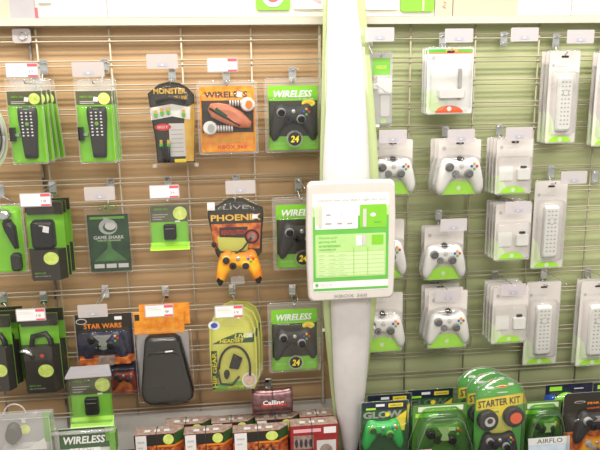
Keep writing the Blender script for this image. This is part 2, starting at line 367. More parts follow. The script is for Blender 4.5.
# ------------------------------------------------------------------ peg hooks with label holders
HOOKS = []
os_dbg = False
def hook(px, py, L, label, kind='blank', price='19', lw=.085, lh=.036, dx=0, dz=0, low=0):
    a = at(px, py, 0); X, Z = a.x, a.z
    t = thing('peg_hook', (X, -.006, Z), label, 'peg hook', 'peg hooks on the left grid' if px < 340 else 'peg hooks on the right grid')
    q = MB(); q.prism(rr(-.012, .012, -.036, .010, .003, 2), -.003, .001, M['silver']); q.box(-.010, .010, -.007, -.003, -.004, .008, M['chrome'])
    q.box(-.010, .010, -.006, -.003, -.033, -.024, M['chrome']); q.build('bracket', t)
    HOOKS.append((t, L, low))
    if kind == 'flap': return t
    q = MB(); q.tube([(.006, -.003, .0), (.006, -L * .5, dz * .5), (.006, -L + .01, dz), (.006, -L, dz - .004)], .0018, M['silver']); q.build('label_arm', t)
    if kind != 'none':
        cx = dx; e = dz
        q = MB(); q.prism(rr(cx - lw / 2 - .003, cx + lw / 2 + .003, -lh / 2 - .016 + e, lh / 2 - .010 + e, .003, 2), -L - .004, -L - .002, M['frost'] if px < 340 else M['frostw']); q.build('label_holder', t)
        if kind == 'print':
            q = MB(); q.rect(cx - lw / 2, cx + lw / 2, -lh / 2 - .013 + e, lh / 2 - .013 + e, -L - .005, M['paper'])
            q.rect(cx + lw * .18, cx + lw / 2, -lh / 2 - .013 + e, -lh / 2 - .008 + e, -L - .0055, M['pinkred']); q.rect(cx + lw * .18, cx + lw / 2, lh / 2 - .021 + e, lh / 2 - .013 + e, -L - .0055, M['pinkred'])
            for i in range(2): q.rect(cx - lw * .44, cx + lw * (.0 + .1 * i), lh * .28 - .013 - i * .006 + e, lh * .28 - .0118 - i * .006 + e, -L - .0055, M['lgrey'])
            pl = q.build('price_label', t); text(price, .014, .0085, M['txtgrey'], cx + lw * .28, -L - .006, -.016 + e, pl, 'price', bold=0)
        else:
            q = MB(); q.rect(cx - .014, cx + .016, -.028 + e, -.018 + e, -L - .0045, M['lilac']); q.rect(cx - .004, cx + .003, -.026 + e, -.020 + e, -L - .005, M['lgrey']); q.build('label_insert', t)
    return t
def finish_hooks():
    """bend every hook arm down to the hanging hole of the packs it carries"""
    packs = []
    bpy.context.view_layer.update()
    for o in [o for o in COL.objects if o.parent is None and o.type == 'EMPTY' and o.name.split('.')[0].endswith(('_pack', '_clamshell', 'accessory_box'))]:
        top = max((c.matrix_world @ Vector(b)).z for c in KIDS(o) for b in c.bound_box)
        packs.append((o.location.x, o.location.y, top))
    for t, L, low in HOOKS:
        X, Z = t.location.x, t.location.z
        near = [p for p in packs if abs(p[0] - X) < .06 and -.075 < p[2] - Z < .05 and -p[1] < L + .03]
        hx, hz = -.004, -.030
        if near:
            near.sort(key=lambda p: abs(p[0] - X) + abs(p[2] - Z)); near = [p for p in near if abs(p[0] - near[0][0]) < .03]
            hz = min(min(p[2] for p in near) - .013 - Z, -.020); hx = sum(p[0] for p in near) / len(near) - X
            L = max(max(-p[1] for p in near) + .014, .06)
        elif os_dbg: print('NO PACK', t['label'])
        q = MB(); q.tube([(-.004, -.003, -.026), (-.004 + (hx + .004) * .5, -.008, (hz - .026) / 2), (hx, -.016, hz), (hx, -L + .012, hz), (hx, -L + .002, hz + .010)], .0022, M['silver'])
        q.build('arm', t)

# ------------------------------------------------------------------ products
SLOT_Y = -.0006
def euro(mb, z, y, w=.026, m=None): mb.flat(rr(-w / 2, w / 2, z - .0035, z + .0035, .0033, 3), y, m or M['soft'])

def controller(name, parent, w, x, y, z, shell, stick=None, small=True, pad=None, tilt=0, buttons=True, ring=None, label=None):
    """game controller seen from the front; w = overall width; x,z = centre"""
    s = w / 2
    top = [(0, .50), (.12, .50), (.3, .52), (.45, .60), (.62, .62), (.76, .50), (.88, .15), (.96, -.25), (1, -.52)]
    bot = [(0, -.18), (.2, -.20), (.34, -.28), (.5, -.50), (.64, -.78), (.76, -.92), (.88, -.93), (.96, -.80), (1, -.56)]
    def ev(T, u):
        u = abs(u)
        for (a, b), (c, d) in zip(T, T[1:]):
            if u <= c: return b + (d - b) * (u - a) / (c - a)
        return T[-1][1]
    us = [math.sin(PI / 2 * i / 15) for i in range(-15, 16)]; nv = 9; D = .30
    V = []; F = []
    for u in us:
        t0, b0 = ev(top, u), ev(bot, u); hx = max(0, 1 - abs(u) ** 6) ** .5
        for j in range(nv + 1):
            v = 1 - 2 * j / nv; v = math.sin(v * PI / 2)
            V.append((x + u * s, y - D * s * (.25 + .75 * hx) * max(0, 1 - v ** 4) ** .5 - .0005, z + s * ((t0 + b0) / 2 + v * (t0 - b0) / 2)))
    n = nv + 1
    for i in range(len(us) - 1):
        for j in range(nv): F.append((i * n + j, (i + 1) * n + j, (i + 1) * n + j + 1, i * n + j + 1)[::-1])
    q = MB(); q.add(V, F, shell, True); o = q.build(name, parent)
    if label: o['label'] = label
    f = y - D * s
    st = stick or M['grey']
    for cx, cz in ((-.53, .26), (.29, -.02)):
        q = MB(); p = ell(x + cx * s, z + cz * s, .155 * s, .155 * s, 14)
        q.dome(p, [(1.25, f + .002), (1.2, f - .004 * s / .07), (.75, f - .005 * s / .07)], M['rmark'] if ring is None else ring)
        q.build('stick_ring', o)
    for cx, cz in ((-.53, .26), (.29, -.02)):
        q = MB(); p = ell(x + cx * s, z + cz * s, .15 * s, .15 * s, 14)
        q.dome(p, [(.6, f), (.6, f - .10 * s), (1, f - .12 * s), (.95, f - .17 * s), (.55, f - .15 * s)], st); q.build('thumbstick', o)
    q = MB(); cx, cz = x - .25 * s, z - .03 * s
    q.dome(ell(cx, cz, .16 * s, .16 * s, 16), [(1, f + .002), (.95, f - .06 * s)], pad or st); q.box(cx - .13 * s, cx + .13 * s, f - .10 * s, f, cz - .04 * s, cz + .04 * s, pad or st); q.box(cx - .04 * s, cx + .04 * s, f - .1 * s, f, cz - .13 * s, cz + .13 * s, pad or st); q.build('directional_pad', o)
    q = MB(); q.dome(ell(x - .02 * s, z + .29 * s, .10 * s, .10 * s, 14), [(1, f + .002), (.9, f - .04 * s), (.4, f - .05 * s)], M['silver'] if shell is not M['rwhite'] else M['lgrey']); q.build('guide_button', o)
    if buttons:
        for (cx, cz), mm in zip(((.41, .27), (.63, .27), (.52, .38), (.52, .16)), ('blueb', 'redb', 'yelb', 'grnb')):
            q = MB(); q.dome(ell(x + cx * s, z + cz * s, .058 * s, .058 * s, 10), [(1, f + .012 * s / .07), (1, f - .02 * s), (.6, f - .04 * s)], M[mm]); q.build('face_button', o)
    return o

def rim(q, P, y, r=.0011, m=None):
    q.tube([(x, y - .001, z) for x, z in P] + [(P[0][0], y - .001, P[0][1])], r, m or M['clearm'], 4)
def shell_clear(parent, w, h, r, inset, depth, m=None, zlo=0, zhi=None, x=0, pts=None, y=-.001):
    """clear flange plus raised blister"""
    zhi = zhi if zhi is not None else h
    q = MB(); P = rr(-w / 2, w / 2, 0, h, r)
    q.flat(P, y, m or M['flange']); rim(q, P, y)
    if depth:
        B = pts or rr(x - w / 2 + inset, x + w / 2 - inset, zlo, zhi, r * 1.5)
        q.dome(B, [(1, y - .0005), (.96, y - depth * .85), (.9, y - depth)], m or M['clear'])
    return q.build('clear_shell', parent)

def stack(proto, n, gap, labels, jx=.0012, rot=.006, dz=0, dx=0, roll=0, h=0):
    """copies of a pack hanging behind the front one on the same hook"""
    for i in range(1, n):
        c = dup(proto); c.location = (proto.location.x + dx * i + random.uniform(-jx, jx), proto.location.y + gap * i, proto.location.z + random.uniform(-.002, .002) + dz * i)
        c.rotation_euler.z = random.uniform(-rot, rot); c['label'] = labels[i - 1]
        if roll: c.rotation_euler.y = -roll * i; c.location.x += h * math.sin(roll * i)

# ---- green remote control packs -------------------------------------------------
def remote_pack(B, label, group):
    t = thing('remote_control_pack', B.loc, label, 'remote control pack', group); w, h = B.w, B.h
    q = MB(); q.prism(rr(-w * .47, w * .47, .004, h * .86, .003), -.002, 0, M['lime']); q.rect(-w * .47, w * .47, h * .70, h * .86, -.0026, M['olive'])
    q.disc(w * .27, h * .77, w * .16, -.0032, M['ball']); q.flat([(-w * .02, h * .745), (w * .1, h * .735), (w * .12, h * .785), (0, h * .795)], -.0036, M['white'])
    for i in range(2): q.rect(-w * .38, w * (.1 - .1 * i), h * (.735 - .02 * i), h * (.742 - .02 * i), -.0032, M['lgrey'])
    c = q.build('card', t); text('XBOX 360', w * .34, h * .022, M['lime'], -w * .2, -.0034, h * .795, c, bold=0)
    # remote
    def rem(z0, z1, W0):
        out = []
        prof = [(0, .60), (.03, .68), (.25, .76), (.5, .86), (.75, 1), (.92, 1.0), (.98, .93), (1, .8)]
        R = [(W0 / 2 * k, z0 + (z1 - z0) * u) for u, k in prof]
        return R + [(-x, z) for x, z in R[::-1]]
    P = [(x + w * .06, z) for x, z in rem(h * .07, h * .68, w * .52)]
    q = MB(); q.dome(P, [(1, -.002), (1, -.014), (.93, -.020), (.8, -.022)], M['soft']); r = q.build('remote_control', t)
    q = MB()
    for i in range(8):
        for j in range(3):
            x = w * .06 + (j - 1) * w * .125; z = h * (.61 - .038 * i)
            if 2 < i < 5 and j == 1: continue
            q.disc(x, z, w * .032, -.0225, M['paper'], h * .009, n=8)
    q.disc(w * .06, h * .48, w * .055, -.0225, M['greenart'] if 0 else M['green'], n=12); q.rect(w * .0, w * .12, h * .645, h * .655, -.0225, M['green'])
    q.build('button_pad', r)
    q = MB(); q.box(-w * .46, -w * .33, -.020, -.002, h * .28, h * .44, M['black']); q.box(-w * .33, -w * .22, -.012, -.002, h * .335, h * .365, M['silver']); q.build('receiver_plug', t)
    shell_clear(t, w, h, .004, w * .06, .028, zlo=h * .03, zhi=h * .70)
    return t
g = 'green remote control packs'
t = remote_pack(Box(9, 45, 79, 164, .175), 'green carded black remote in clear blister, frontmost on the far left top hook', g)
stack(t, 4, .045, roll=.022, h=.27, labels=['green remote pack directly behind the front one on the far left top hook', 'green remote pack third from the front on the far left top hook', 'green remote pack nearest the backing on the far left top hook'])
t = remote_pack(Box(77, 114.5, 79, 163, .13), 'green carded black remote in clear blister, frontmost on the second top hook', g)
stack(t, 3, .034, roll=.008, h=.27, labels=['green remote pack showing as a second edge on the second top hook', 'green remote pack nearest the backing on the second top hook'])
hook(44, 63, .215, 'peg hook with red and white price label at far left of top row', 'print', '39', dz=-.018)
hook(105, 62, .20, 'peg hook with frosted blank label above the second remote stack', dz=-.018, dx=-.01)

# ---- round headset clamshell at left edge
B = Box(-26, 8, 103, 168, .16); t = thing('headset_clamshell', B.loc, 'round clear clamshell with coiled pale cable at the left photo edge', 'headset pack')
P = ell(0, B.h / 2, B.w / 2, B.h / 2, 28)
q = MB(); q.prism(P, -.002, 0, M['pgreen']); q.build('card', t)
q = MB()
for k, rr_ in enumerate((.82, .68, .52)): q.tube([(math.cos(i / 26 * 2 * PI) * B.w / 2 * rr_, -.008 - .004 * k, B.h / 2 + math.sin(i / 26 * 2 * PI) * B.h / 2 * rr_) for i in range(27)], .003, M['soft'] if k == 1 else M['lgrey'])
q.build('cable_coil', t)
MB().dome(P, [(1.06, -.001), (1, -.003), (.97, -.022), (.85, -.03)], M['clear']).build('clear_shell', t)
hook(-16, 92, .2, 'peg hook at left photo edge holding the round clamshell', 'none')

# ---- cable pack with gold stripe
B = Box(148, 197, 77, 165, .06); w, h = B.w, B.h
t = thing('cable_pack', B.loc, 'dark flared cable pack with gold lettering and gold right stripe, third on top row', 'cable pack')
out = [(-w * .38, 0), (w * .44, 0), (w * .49, h * .6), (w * .5, h * .82), (w * .38, h * .90), (w * .2, h * .96), (-.02 * w, h * .98), (-w * .25, h * .95), (-w * .5, h * .84), (-w * .46, h * .6), (-w * .40, h * .3)]
sc_ = lambda P, k: [(x * k, h * .48 + (z - h * .48) * k) for x, z in P]
q = MB(); q.prism(sc_(out, .94), -.002, 0, M['dark']); q.flat([(w * .23, h * .04), (w * .40, h * .04), (w * .455, h * .55), (w * .46, h * .7), (w * .30, h * .66), (w * .24, h * .5)], -.0026, M['gold'])
q.flat([(-w * .43, h * .52), (0, h * .56), (w * .36, h * .52), (w * .38, h * .66), (0, h * .70), (-w * .44, h * .66)], -.0028, M['white'])
q.rect(-w * .08, w * .24, h * .10, h * .48, -.003, M['lgrey'])
for i in range(6): q.rect(-w * .05, w * .2, h * (.15 + .05 * i), h * (.16 + .05 * i), -.0034, M['grey'])
q.disc(-w * .2, h * .44, w * .17, -.0036, M['red'], h * .04); q.rect(w * .0, w * .24, h * .03, h * .07, -.003, M['yellow'])
c = q.build('card', t)
text('MONSTER', w * .66, h * .065, M['gold'], -w * .02, -.0034, h * .845, c, bold=.03); text('GAME LINK', w * .4, h * .045, M['gold'], w * .14, -.0034, h * .77, c); text('BEST', w * .22, h * .03, M['pink'], -w * .2, -.004, h * .44, c, bold=.03)
q = MB()
for i, (x, z) in enumerate(((-.33, .60), (-.2, .62), (-.07, .63), (.24, .60), (-.25, .26), (-.1, .26))):
    for k, (mm, z0, z1, r) in enumerate((('grnb', 0, .035, .035), ('gold', .035, .075, .028))):
        q.box((x - r) * w, (x + r) * w, -.014, -.003, h * (z + z0 - .04), h * (z + z1 - .04), M[mm])
q.build('connector_plugs', t)
q = MB(); q.tube([(-w * .2, -.012, h * .04), (-w * .22, -.014, h * .2), (-w * .25, -.014, h * .22)], .005, M['black']); q.tube([(-w * .12, -.012, h * .04), (-w * .1, -.014, h * .22)], .005, M['black']); q.tube([(-w * .3, -.012, h * .72), (0, -.02, h * .77), (w * .3, -.012, h * .72)], .006, M['black']); q.build('cable', t)
q = MB(); q.flat(out, -.001, M['clear']); q.dome(sc_(out, .9), [(1, -.002), (.97, -.03), (.9, -.034)], M['clear'], 0, h * .48)
q.box(-w * .44, -w * .36, -.03, -.002, -.004, .006, M['clearm']); q.box(w * .42, w * .5, -.03, -.002, -.004, .006, M['clearm']); q.build('clear_shell', t)
hook(172, 70, .20, 'peg hook with frosted label above the gold lettered cable pack', dz=.030, dx=-.008)

# ---- orange headset clamshell
B = Box(198, 257.5, 81, 154, .09); w, h = B.w, B.h
t = thing('headset_pack', B.loc, 'orange flame printed wireless headset clamshell, fourth on top row', 'headset pack')
q = MB(); q.prism(rr(-w * .46, w * .46, h * .03, h * .93, .008), -.002, 0, M['flame']); q.rect(-w * .43, w * .43, h * .30, h * .74, -.0026, M['dark'])
c = q.build('card', t)
text('WIRELESS', w * .72, h * .085, M['ink'], -w * .02, -.003, h * .82, c, bold=.02); text('LIVE HEADSET', w * .6, h * .05, M['gold'], 0, -.003, h * .19, c); text('XBOX 360', w * .5, h * .05, M['red'], w * .05, -.003, h * .1, c)
q = MB(); q.flat([(w * .16, h * .79), (w * .25, h * .78), (w * .26, h * .85), (w * .17, h * .86)], -.0036, M['white']); q.build('sticker', t)
q = MB(); P = [(-w * .33, h * .62), (-w * .28, h * .52), (-w * .05, h * .42), (w * .2, h * .36), (w * .38, h * .36), (w * .40, h * .44), (w * .25, h * .58), (w * .05, h * .68), (-w * .15, h * .71), (-w * .28, h * .70)]
q.dome(P, [(1, -.002), (.96, -.022), (.8, -.032), (.5, -.036)], mat('salmon_shell', (.62, .16, .07), .25, c2=(.75, .3, .18))); hs = q.build('headset_body', t)
q = MB(); q.tube([(-w * .3, -.03, h * .64), (-w * .1, -.037, h * .54), (w * .2, -.03, h * .40)], .004, M['soft']); q.flat([(-w * .22, h * .6), (-w * .02, h * .5), (w * .0, h * .54), (-w * .18, h * .65)], -.0375, M['dkgreen']); q.build('boom', hs)
for (cx, cz, mm) in ((w * .34, h * .68, 'orange'), (-w * .3, h * .37, 'silver')):
    q = MB(); q.dome(ell(cx, cz, w * .12, h * .095), [(1, -.002), (1, -.024), (.8, -.032)], M['white']); q.dome(ell(cx + w * .02, cz, w * .06, h * .06), [(1, -.03), (.9, -.036)], M[mm]); q.build('ear_pad', t)
q = MB()
for i in range(6): q.tube([(-w * .16 + i * w * .045, -.016 + .012 * math.cos(a * PI / 4), h * .36 + h * .035 * math.sin(a * PI / 4)) for a in range(9)], .0035, M['lgrey'])
for i in range(5): q.tube([(w * .05 + i * w * .045, -.016 + .012 * math.cos(a * PI / 4), h * .70 + h * .03 * math.sin(a * PI / 4)) for a in range(9)], .003, M['lgrey'])
q.build('coiled_cord', t)
shell_clear(t, w, h, .01, w * .05, .04, zlo=h * .05, zhi=h * .86)
hook(226, 72, .20, 'peg hook with red and white price label above the orange headset pack', 'print', '59', dz=.026, dx=-.008)

# ---- green wireless controller clamshells
def wireless_pack(B, label):
    w, h = B.w, B.h; t = thing('wireless_controller_pack', B.loc, label, 'controller pack', 'green wireless controller packs')
    q = MB(); q.prism(rr(-w * .44, w * .44, h * .03, h * .90, .005), -.002, 0, M['lime']); q.rect(-w * .43, w * .43, h * .22, h * .70, -.0026, M['dark'])
    q.disc(w * .27, h * .665, w * .12, -.003, M['yellow'], h * .05)
    c = q.build('card', t); text('WIRELESS', w * .68, h * .095, M['white'], 0, -.003, h * .79, c, bold=.03, shear=.25); text('NEW', w * .13, h * .03, M['orange'], w * .27, -.0036, h * .665, c); text('XBOX 360', w * .22, h * .03, M['pale'], -w * .26, -.003, h * .12, c, bold=0); text('2.4 GHz', w * .12, h * .03, M['pale'], w * .32, -.003, h * .12, c, bold=0)
    controller('controller', t, w * .84, 0, -.004, h * .46, M['soft'], M['black'], ring=M['grey'])
    q = MB(); q.disc(0, h * .19, w * .15, -.036, M['silver'], n=24); q.disc(0, h * .19, w * .115, -.0365, M['dark'], n=24); e = q.build('range_seal', t); text('24', w * .15, h * .09, M['yellow'], 0, -.037, h * .19, e, bold=.03, shear=.2)
    shell_clear(t, w, h, .009, w * .05, .035, zlo=h * .04, zhi=h * .76)
    return t
wireless_pack(Box(265, 321.5, 78, 152, .06), 'green wireless black controller clamshell at right end of the top row')
wireless_pack(Box(273, 330, 197, 269, .06), 'green wireless black controller clamshell partly hidden by the sign board')
wireless_pack(Box(268.5, 320.5, 302, 371, .09), 'green wireless black controller clamshell on the third row beside the blade')
hook(292, 70, .14, 'peg hook with small empty clip above the upper green wireless controller pack', 'none')
hook(298, 181, .14, 'bare peg hook just left of the sign board', 'none')
hook(292, 286, .14, 'bare peg hook above the third row green wireless pack', 'none')

# ---- microphone pack at left edge, second row
B = Box(-14, 25, 204, 273, .13); w, h = B.w, B.h
t = thing('microphone_pack', B.loc, 'green pack with black handheld microphone shape at left edge of second row', 'microphone pack')
q = MB(); q.prism(rr(-w * .47, w * .47, .003, h * .97, .012), -.002, 0, M['lime']); q.build('card', t)
q = MB(); q.dome([(w * .28, h * .35), (w * .34, h * .36), (w * .32, h * .68), (w * .2, h * .78), (w * .0, h * .76), (w * .02, h * .68)], [(1, -.002), (.92, -.02), (.7, -.026)], M['black']); q.dome(rr(w * .12, w * .38, h * .04, h * .30, .01), [(1, -.002), (.95, -.02), (.8, -.025)], M['soft']); q.build('microphone', t)
q = MB(); q.dome(ell(w * .08, h * .85, w * .2, h * .09), [(1, -.002), (.9, -.02), (.5, -.03)], M['chrome']); q.build('microphone_head', t)
shell_clear(t, w * 1.05, h, .006, .008, .03, zlo=.008, zhi=h * .95)
hook(1, 187, .18, 'peg hook at far left of the second row', 'none')

# ---- dark boxes with green windows
def kit_pack(B, label, group, obj='camera'):
    w, h = B.w, B.h; t = thing('accessory_box', B.loc, label, 'boxed accessory', group)
    D = .030
    q = MB(); foot = [(-w * .5, 0), (w * .5, 0)]
    q.box(-w * .5, w * .5, -.002, 0, 0, h, M['lime']); q.rect(-w * .5, w * .5, h * .87, h, -.0026, M['dark']); q.build('card', t)
    q = MB()                                             # angled dark base, wider at the front
    zz = h * (.40 if obj == 'camera' else .60)
    a = [(-w * .5, 0), (-w * .38, -D), (w * .34, -D), (w * .5, 0)]
    vs = [(x, y, 0.0) for x, y in a] + [(x, y, zz) for x, y in a]
    q.add(vs, [(0, 1, 5, 4), (1, 2, 6, 5), (2, 3, 7, 6), (4, 5, 6, 7), (3, 2, 1, 0)], M['dark'])
    q.disc(w * .14, h * .29, w * .2, -D - .0006, M['ball'], h * .085)
    MB().box(-w * .42, w * .5, -.012, -.002, h * .85, h, M['dark']).build('hang_tab', t)
    c = q.build('sleeve', t); text('XBOX 360', w * .3, h * .022, M['lime'], -w * .18, -D - .001, h * .10, c, bold=0); text('play and charge kit', w * .4, h * .02, M['lgrey'], -w * .12, -D - .001, h * .06, c, bold=0)
    q = MB()
    if obj == 'camera':
        q.dome(rr(-w * .36, w * .26, h * .40, h * .78, .014), [(1, -.002), (.95, -.022), (.75, -.03)], M['black']); q.tube([(w * .2, -.012, h * .75), (w * .05, -.026, h * .7), (-w * .1, -.03, h * .72)], .003, M['silver'])
    else:
        q.tube([(w * .3, -.01, h * .50), (w * .30, -.014, h * .66), (w * .2, -.014, h * .75), (-w * .15, -.014, h * .72), (-w * .2, -.014, h * .58)], .010, M['black'])
    o = q.build('accessory', t)
    if obj != 'camera':
        q = MB(); q.tube([(-w * .46, -D - .004, h * .565), (-w * .32, -D - .006, h * .57), (-w * .2, -D - .004, h * .53), (-w * .16, -D + .002, h * .47)], .0085, M['chrome']); q.build('cable_plug', t); MB().disc(w * .08, h * .49, w * .055, -D - .001, M['red']).build('indicator_print', t)
    else:
        q = MB(); q.flat([(-w * .02, h * .64), (w * .14, h * .62), (w * .17, h * .70), (w * .02, h * .72)], -.0315, M['paper']); q.build('sticker', t)
    q = MB(); vs = [(x * 1.02, y - .002, 0) for x, y in a] + [(x * 1.02, y - .002, h * .97) for x, y in a]
    q.add(vs, [(0, 1, 5, 4), (1, 2, 6, 5), (2, 3, 7, 6), (4, 5, 6, 7)], M['clear']); q.build('clear_shell', t)
    return t
g = 'dark angled accessory boxes'
t = kit_pack(Box(28, 66, 202, 278, .125), 'dark angled box with green window and camera, frontmost on second row hook', g)
stack(t, 3, .042, ['second dark green-edged box behind the camera box on the second row', 'dark green-edged box nearest the backing behind the camera box on the second row'])
t = kit_pack(Box(22, 61, 313, 389, .105), 'dark angled box with chrome plug and yellow ball, front one left on third row', g, 'kit')
stack(t, 2, .05, ['dark green-sided box behind the chrome plug box on the third row'], dx=.006)
t = kit_pack(Box(-18, 14, 315, 388, .125), 'dark angled box cut by the left photo edge on the third row', g, 'kit')
stack(t, 3, .042, ['second dark box behind the left edge box on the third row', 'dark box nearest the backing at left edge of third row'], dx=.006)
hook(53, 184, .20, 'peg hook with red and white price label above the dark camera boxes', 'print', '18', dx=.004, dz=-.006)
hook(44, 293, .16, 'peg hook with red and white price label above the chrome plug box', 'print', '19', dx=.006, dz=-.005)
hook(4, 294, .16, 'bare peg hook at far left of the third row', 'none')

# ---- dark card in clear holder
B = Box(86, 132.5, 203, 273, .03); w, h = B.w, B.h
t = thing('memory_software_pack', B.loc, 'dark green glowing card in clear holder with silver swirl emblem', 'software pack')
q = MB(); q.prism(rr(-w * .44, w * .44, h * .03, h * .84, .002), -.004, -.001, M['greenart']); q.rect(-w * .38, w * .36, h * .78, h * .815, -.0046, M['green'])
q.flat([(-w * .02, h * .52), (w * .02, h * .52), (w * .05, h * .36), (w * .36, h * .18), (-w * .36, h * .18), (-w * .05, h * .36)], -.0046, M['fan'])
for i in range(3): q.rect(-w * .36 + i * w * .26, -w * .14 + i * w * .26, h * .08, h * .14, -.005, M['lgrey'])
c = q.build('card', t); text('GAME SHARK', w * .66, h * .05, M['lgrey'], 0, -.005, h * .52, c, bold=.02); text('MEMORY MANAGER', w * .5, h * .025, M['pale'], 0, -.005, h * .475, c, bold=0)
q = MB(); q.disc(0, h * .67, w * .20, -.005, M['silver'], h * .11); q.disc(w * .03, h * .66, w * .14, -.0055, M['dkgreen'], h * .07); q.disc(w * .05, h * .68, w * .12, -.006, M['lgrey'], h * .055); q.flat([(-w * .1, h * .74), (w * .06, h * .73), (w * .02, h * .80), (-w * .08, h * .81)], -.0065, M['silver']); q.build('emblem', t)
q = MB(); P = rr(-w * .5, w * .5, 0, h * .95, .004); q.flat(P, -.0005, M['clear']); q.dome(P, [(1, -.001), (.99, -.012), (.95, -.013)], M['clear']); q.dome(ell(w * .02, h * .93, w * .22, h * .07), [(1, -.002), (.8, -.012)], M['gclear']); q.build('clear_shell', t)
hook(111, 181, .18, 'peg hook with frosted label above the dark green card holder')

# ---- memory unit hang cards
def memory_pack(B, label, group='green memory unit packs'):
    w, h = B.w, B.h; t = thing('memory_unit_pack', B.loc, label, 'memory unit pack', group)
    q = MB(); q.box(-w * .45, w * .45, -.0015, 0, h * .04, h * .86, M['lime']); q.rect(-w * .45, w * .45, h * .54, h * .86, -.002, M['olive']); q.disc(w * .27, h * .70, w * .17, -.0026, M['ball'])
    q.add([(-w * .47, -.0015, h * .14), (w * .47, -.0015, h * .14), (w * .48, -.03, h * .02), (-w * .48, -.03, h * .02)], [(0, 3, 2, 1)], M['ltgreen'])
    for i in range(3): q.rect(-w * .40, -w * (.02 + .08 * i), h * (.68 - .045 * i), h * (.69 - .045 * i), -.0026, M['lgrey'])
    c = q.build('card', t); text('XBOX 360', w * .34, h * .04, M['lime'], -w * .2, -.0026, h * .79, c, bold=0)
    q = MB(); q.dome(rr(-w * .14, w * .16, h * .20, h * .50, .005), [(1, -.002), (1, -.016), (.9, -.019)], M['black']); q.rect(-w * .1, w * .12, h * .42, h * .425, -.0195, M['lgrey']); q.build('memory_unit', t)
    q = MB(); q.flat(rr(-w * .5, w * .5, h * .0, h, .004), -.0008, M['clear']); q.box(-w * .46, w * .46, -.03, -.003, h * .1, h * .88, M['clear']); q.build('clear_shell', t)
    q = MB(); q.rect(w * .14, w * .26, h * .53, h * .56, -.0032, M['paper']); q.build('sticker', t)
    return t
memory_pack(Box(149, 190, 198, 249, .04), 'small green hang card with black memory unit, third on second row')
memory_pack(Box(69, 114, 368, 424, .20), 'larger green hang card with black memory unit low on the left, under a grey flap')
hook(168, 179, .19, 'peg hook with red and white price label above the small green memory card', 'print', '24', dx=.008)
t = hook(104.5, 350, .205, 'peg hook with wide grey flap holding the lower memory card', 'flap')
q = MB(); zf = at(90, 376, -.228).z - t.location.z; q.add([(-.078, -.222, zf), (.066, -.222, zf + .003), (.056, -.198, zf + .026), (-.064, -.198, zf + .024)], [(0, 1, 2, 3)], M['smoke']); q.add([(-.078, -.222, zf), (.066, -.222, zf + .003), (.066, -.222, zf - .004), (-.078, -.222, zf - .007)], [(3, 2, 1, 0)], M['frost']); q.build('label_holder', t)

# ---- phoenix pack
B = Box(208.5, 265, 197, 283, .09); w, h = B.w, B.h
t = thing('headset_and_controller_pack', B.loc, 'black pack with gold title above an orange and yellow game controller', 'controller pack')
P = [(-w * .22, h * .20), (w * .22, h * .20), (w * .44, h * .36), (w * .46, h * .62), (w * .49, h * .78), (w * .48, h * .88), (w * .3, h * .92), (w * .12, h * .99), (-w * .12, h * .99), (-w * .3, h * .92), (-w * .48, h * .88), (-w * .49, h * .78), (-w * .44, h * .6), (-w * .38, h * .36)]
q = MB(); q.prism(P, -.002, 0, M['dark']); q.flat([(-w * .42, h * .42), (w * .40, h * .40), (w * .44, h * .70), (-w * .44, h * .70)], -.0025, M['fire']); q.flat([(-w * .32, h * .38), (w * .18, h * .38), (w * .22, h * .53), (-w * .34, h * .56)], -.003, M['pyel']); q.flat([(-w * .30, h * .55), (w * .18, h * .53), (w * .20, h * .66), (-w * .3, h * .66)], -.003, M['dark'])
c = q.build('card', t); text('PHOENIX', w * .88, h * .075, M['gold'], 0, -.0035, h * .77, c, bold=.03); text('LIVE', w * .44, h * .042, M['grey'], 0, -.0035, h * .885, c, bold=0); text('REVOLUTION', w * .44, h * .055, M['red'], -w * .04, -.0036, h * .60, c, bold=.02)
q = MB(); q.disc(w * .27, h * .545, w * .13, -.004, M['black'], n=18); q.disc(w * .27, h * .545, w * .095, -.0045, M['red'], n=18); q.disc(w * .27, h * .545, w * .07, -.005, M['brownart'], n=18); q.build('seal', t)
MB().rect(-w * .49, -w * .36, h * .86, h * .95, -.0045, M['paper']).build('sticker', t); q = MB(); q.flat([(w * .28, h * .75), (w * .38, h * .75), (w * .39, h * .80), (w * .29, h * .80)], -.0045, M['paper']); q.build('sticker', t)
q = MB(); q.tube([(-w * .42, -.012, h * .5), (-w * .30, -.02, h * .40), (-w * .05, -.022, h * .36), (w * .1, -.02, h * .42), (w * .26, -.014, h * .54)], .003, M['black']); q.dome(ell(-w * .4, h * .47, w * .05, h * .03), [(1, -.01), (.8, -.02)], M['soft']); q.build('headset_boom', t)
controller('controller', t, w * .82, w * .02, -.012, h * .245, M['phoenix'], M['soft'], pad=M['dark'], ring=M['gold'])
q = MB()
for sx in (-1, 1): q.dome([(w * .02 + sx * w * .27, h * .06), (w * .02 + sx * w * .38, h * .11), (w * .02 + sx * w * .405, h * .06), (w * .02 + sx * w * .36, h * .005), (w * .02 + sx * w * .31, h * .01)][::sx], [(1, -.02), (.9, -.033)], M['black'])
q.build('grip_inlay', t)
q = MB(); q.dome(P, [(1.04, -.001), (1, -.004), (.97, -.028), (.88, -.034)], M['clear']); q.dome(rr(-w * .14, w * .12, -.0, h * .1, .006), [(1, -.012), (.9, -.022)], M['clearm']); q.build('clear_shell', t)
hook(236, 177, .2, 'peg hook with frosted label above the gold titled black pack', dx=.012, dz=.008)

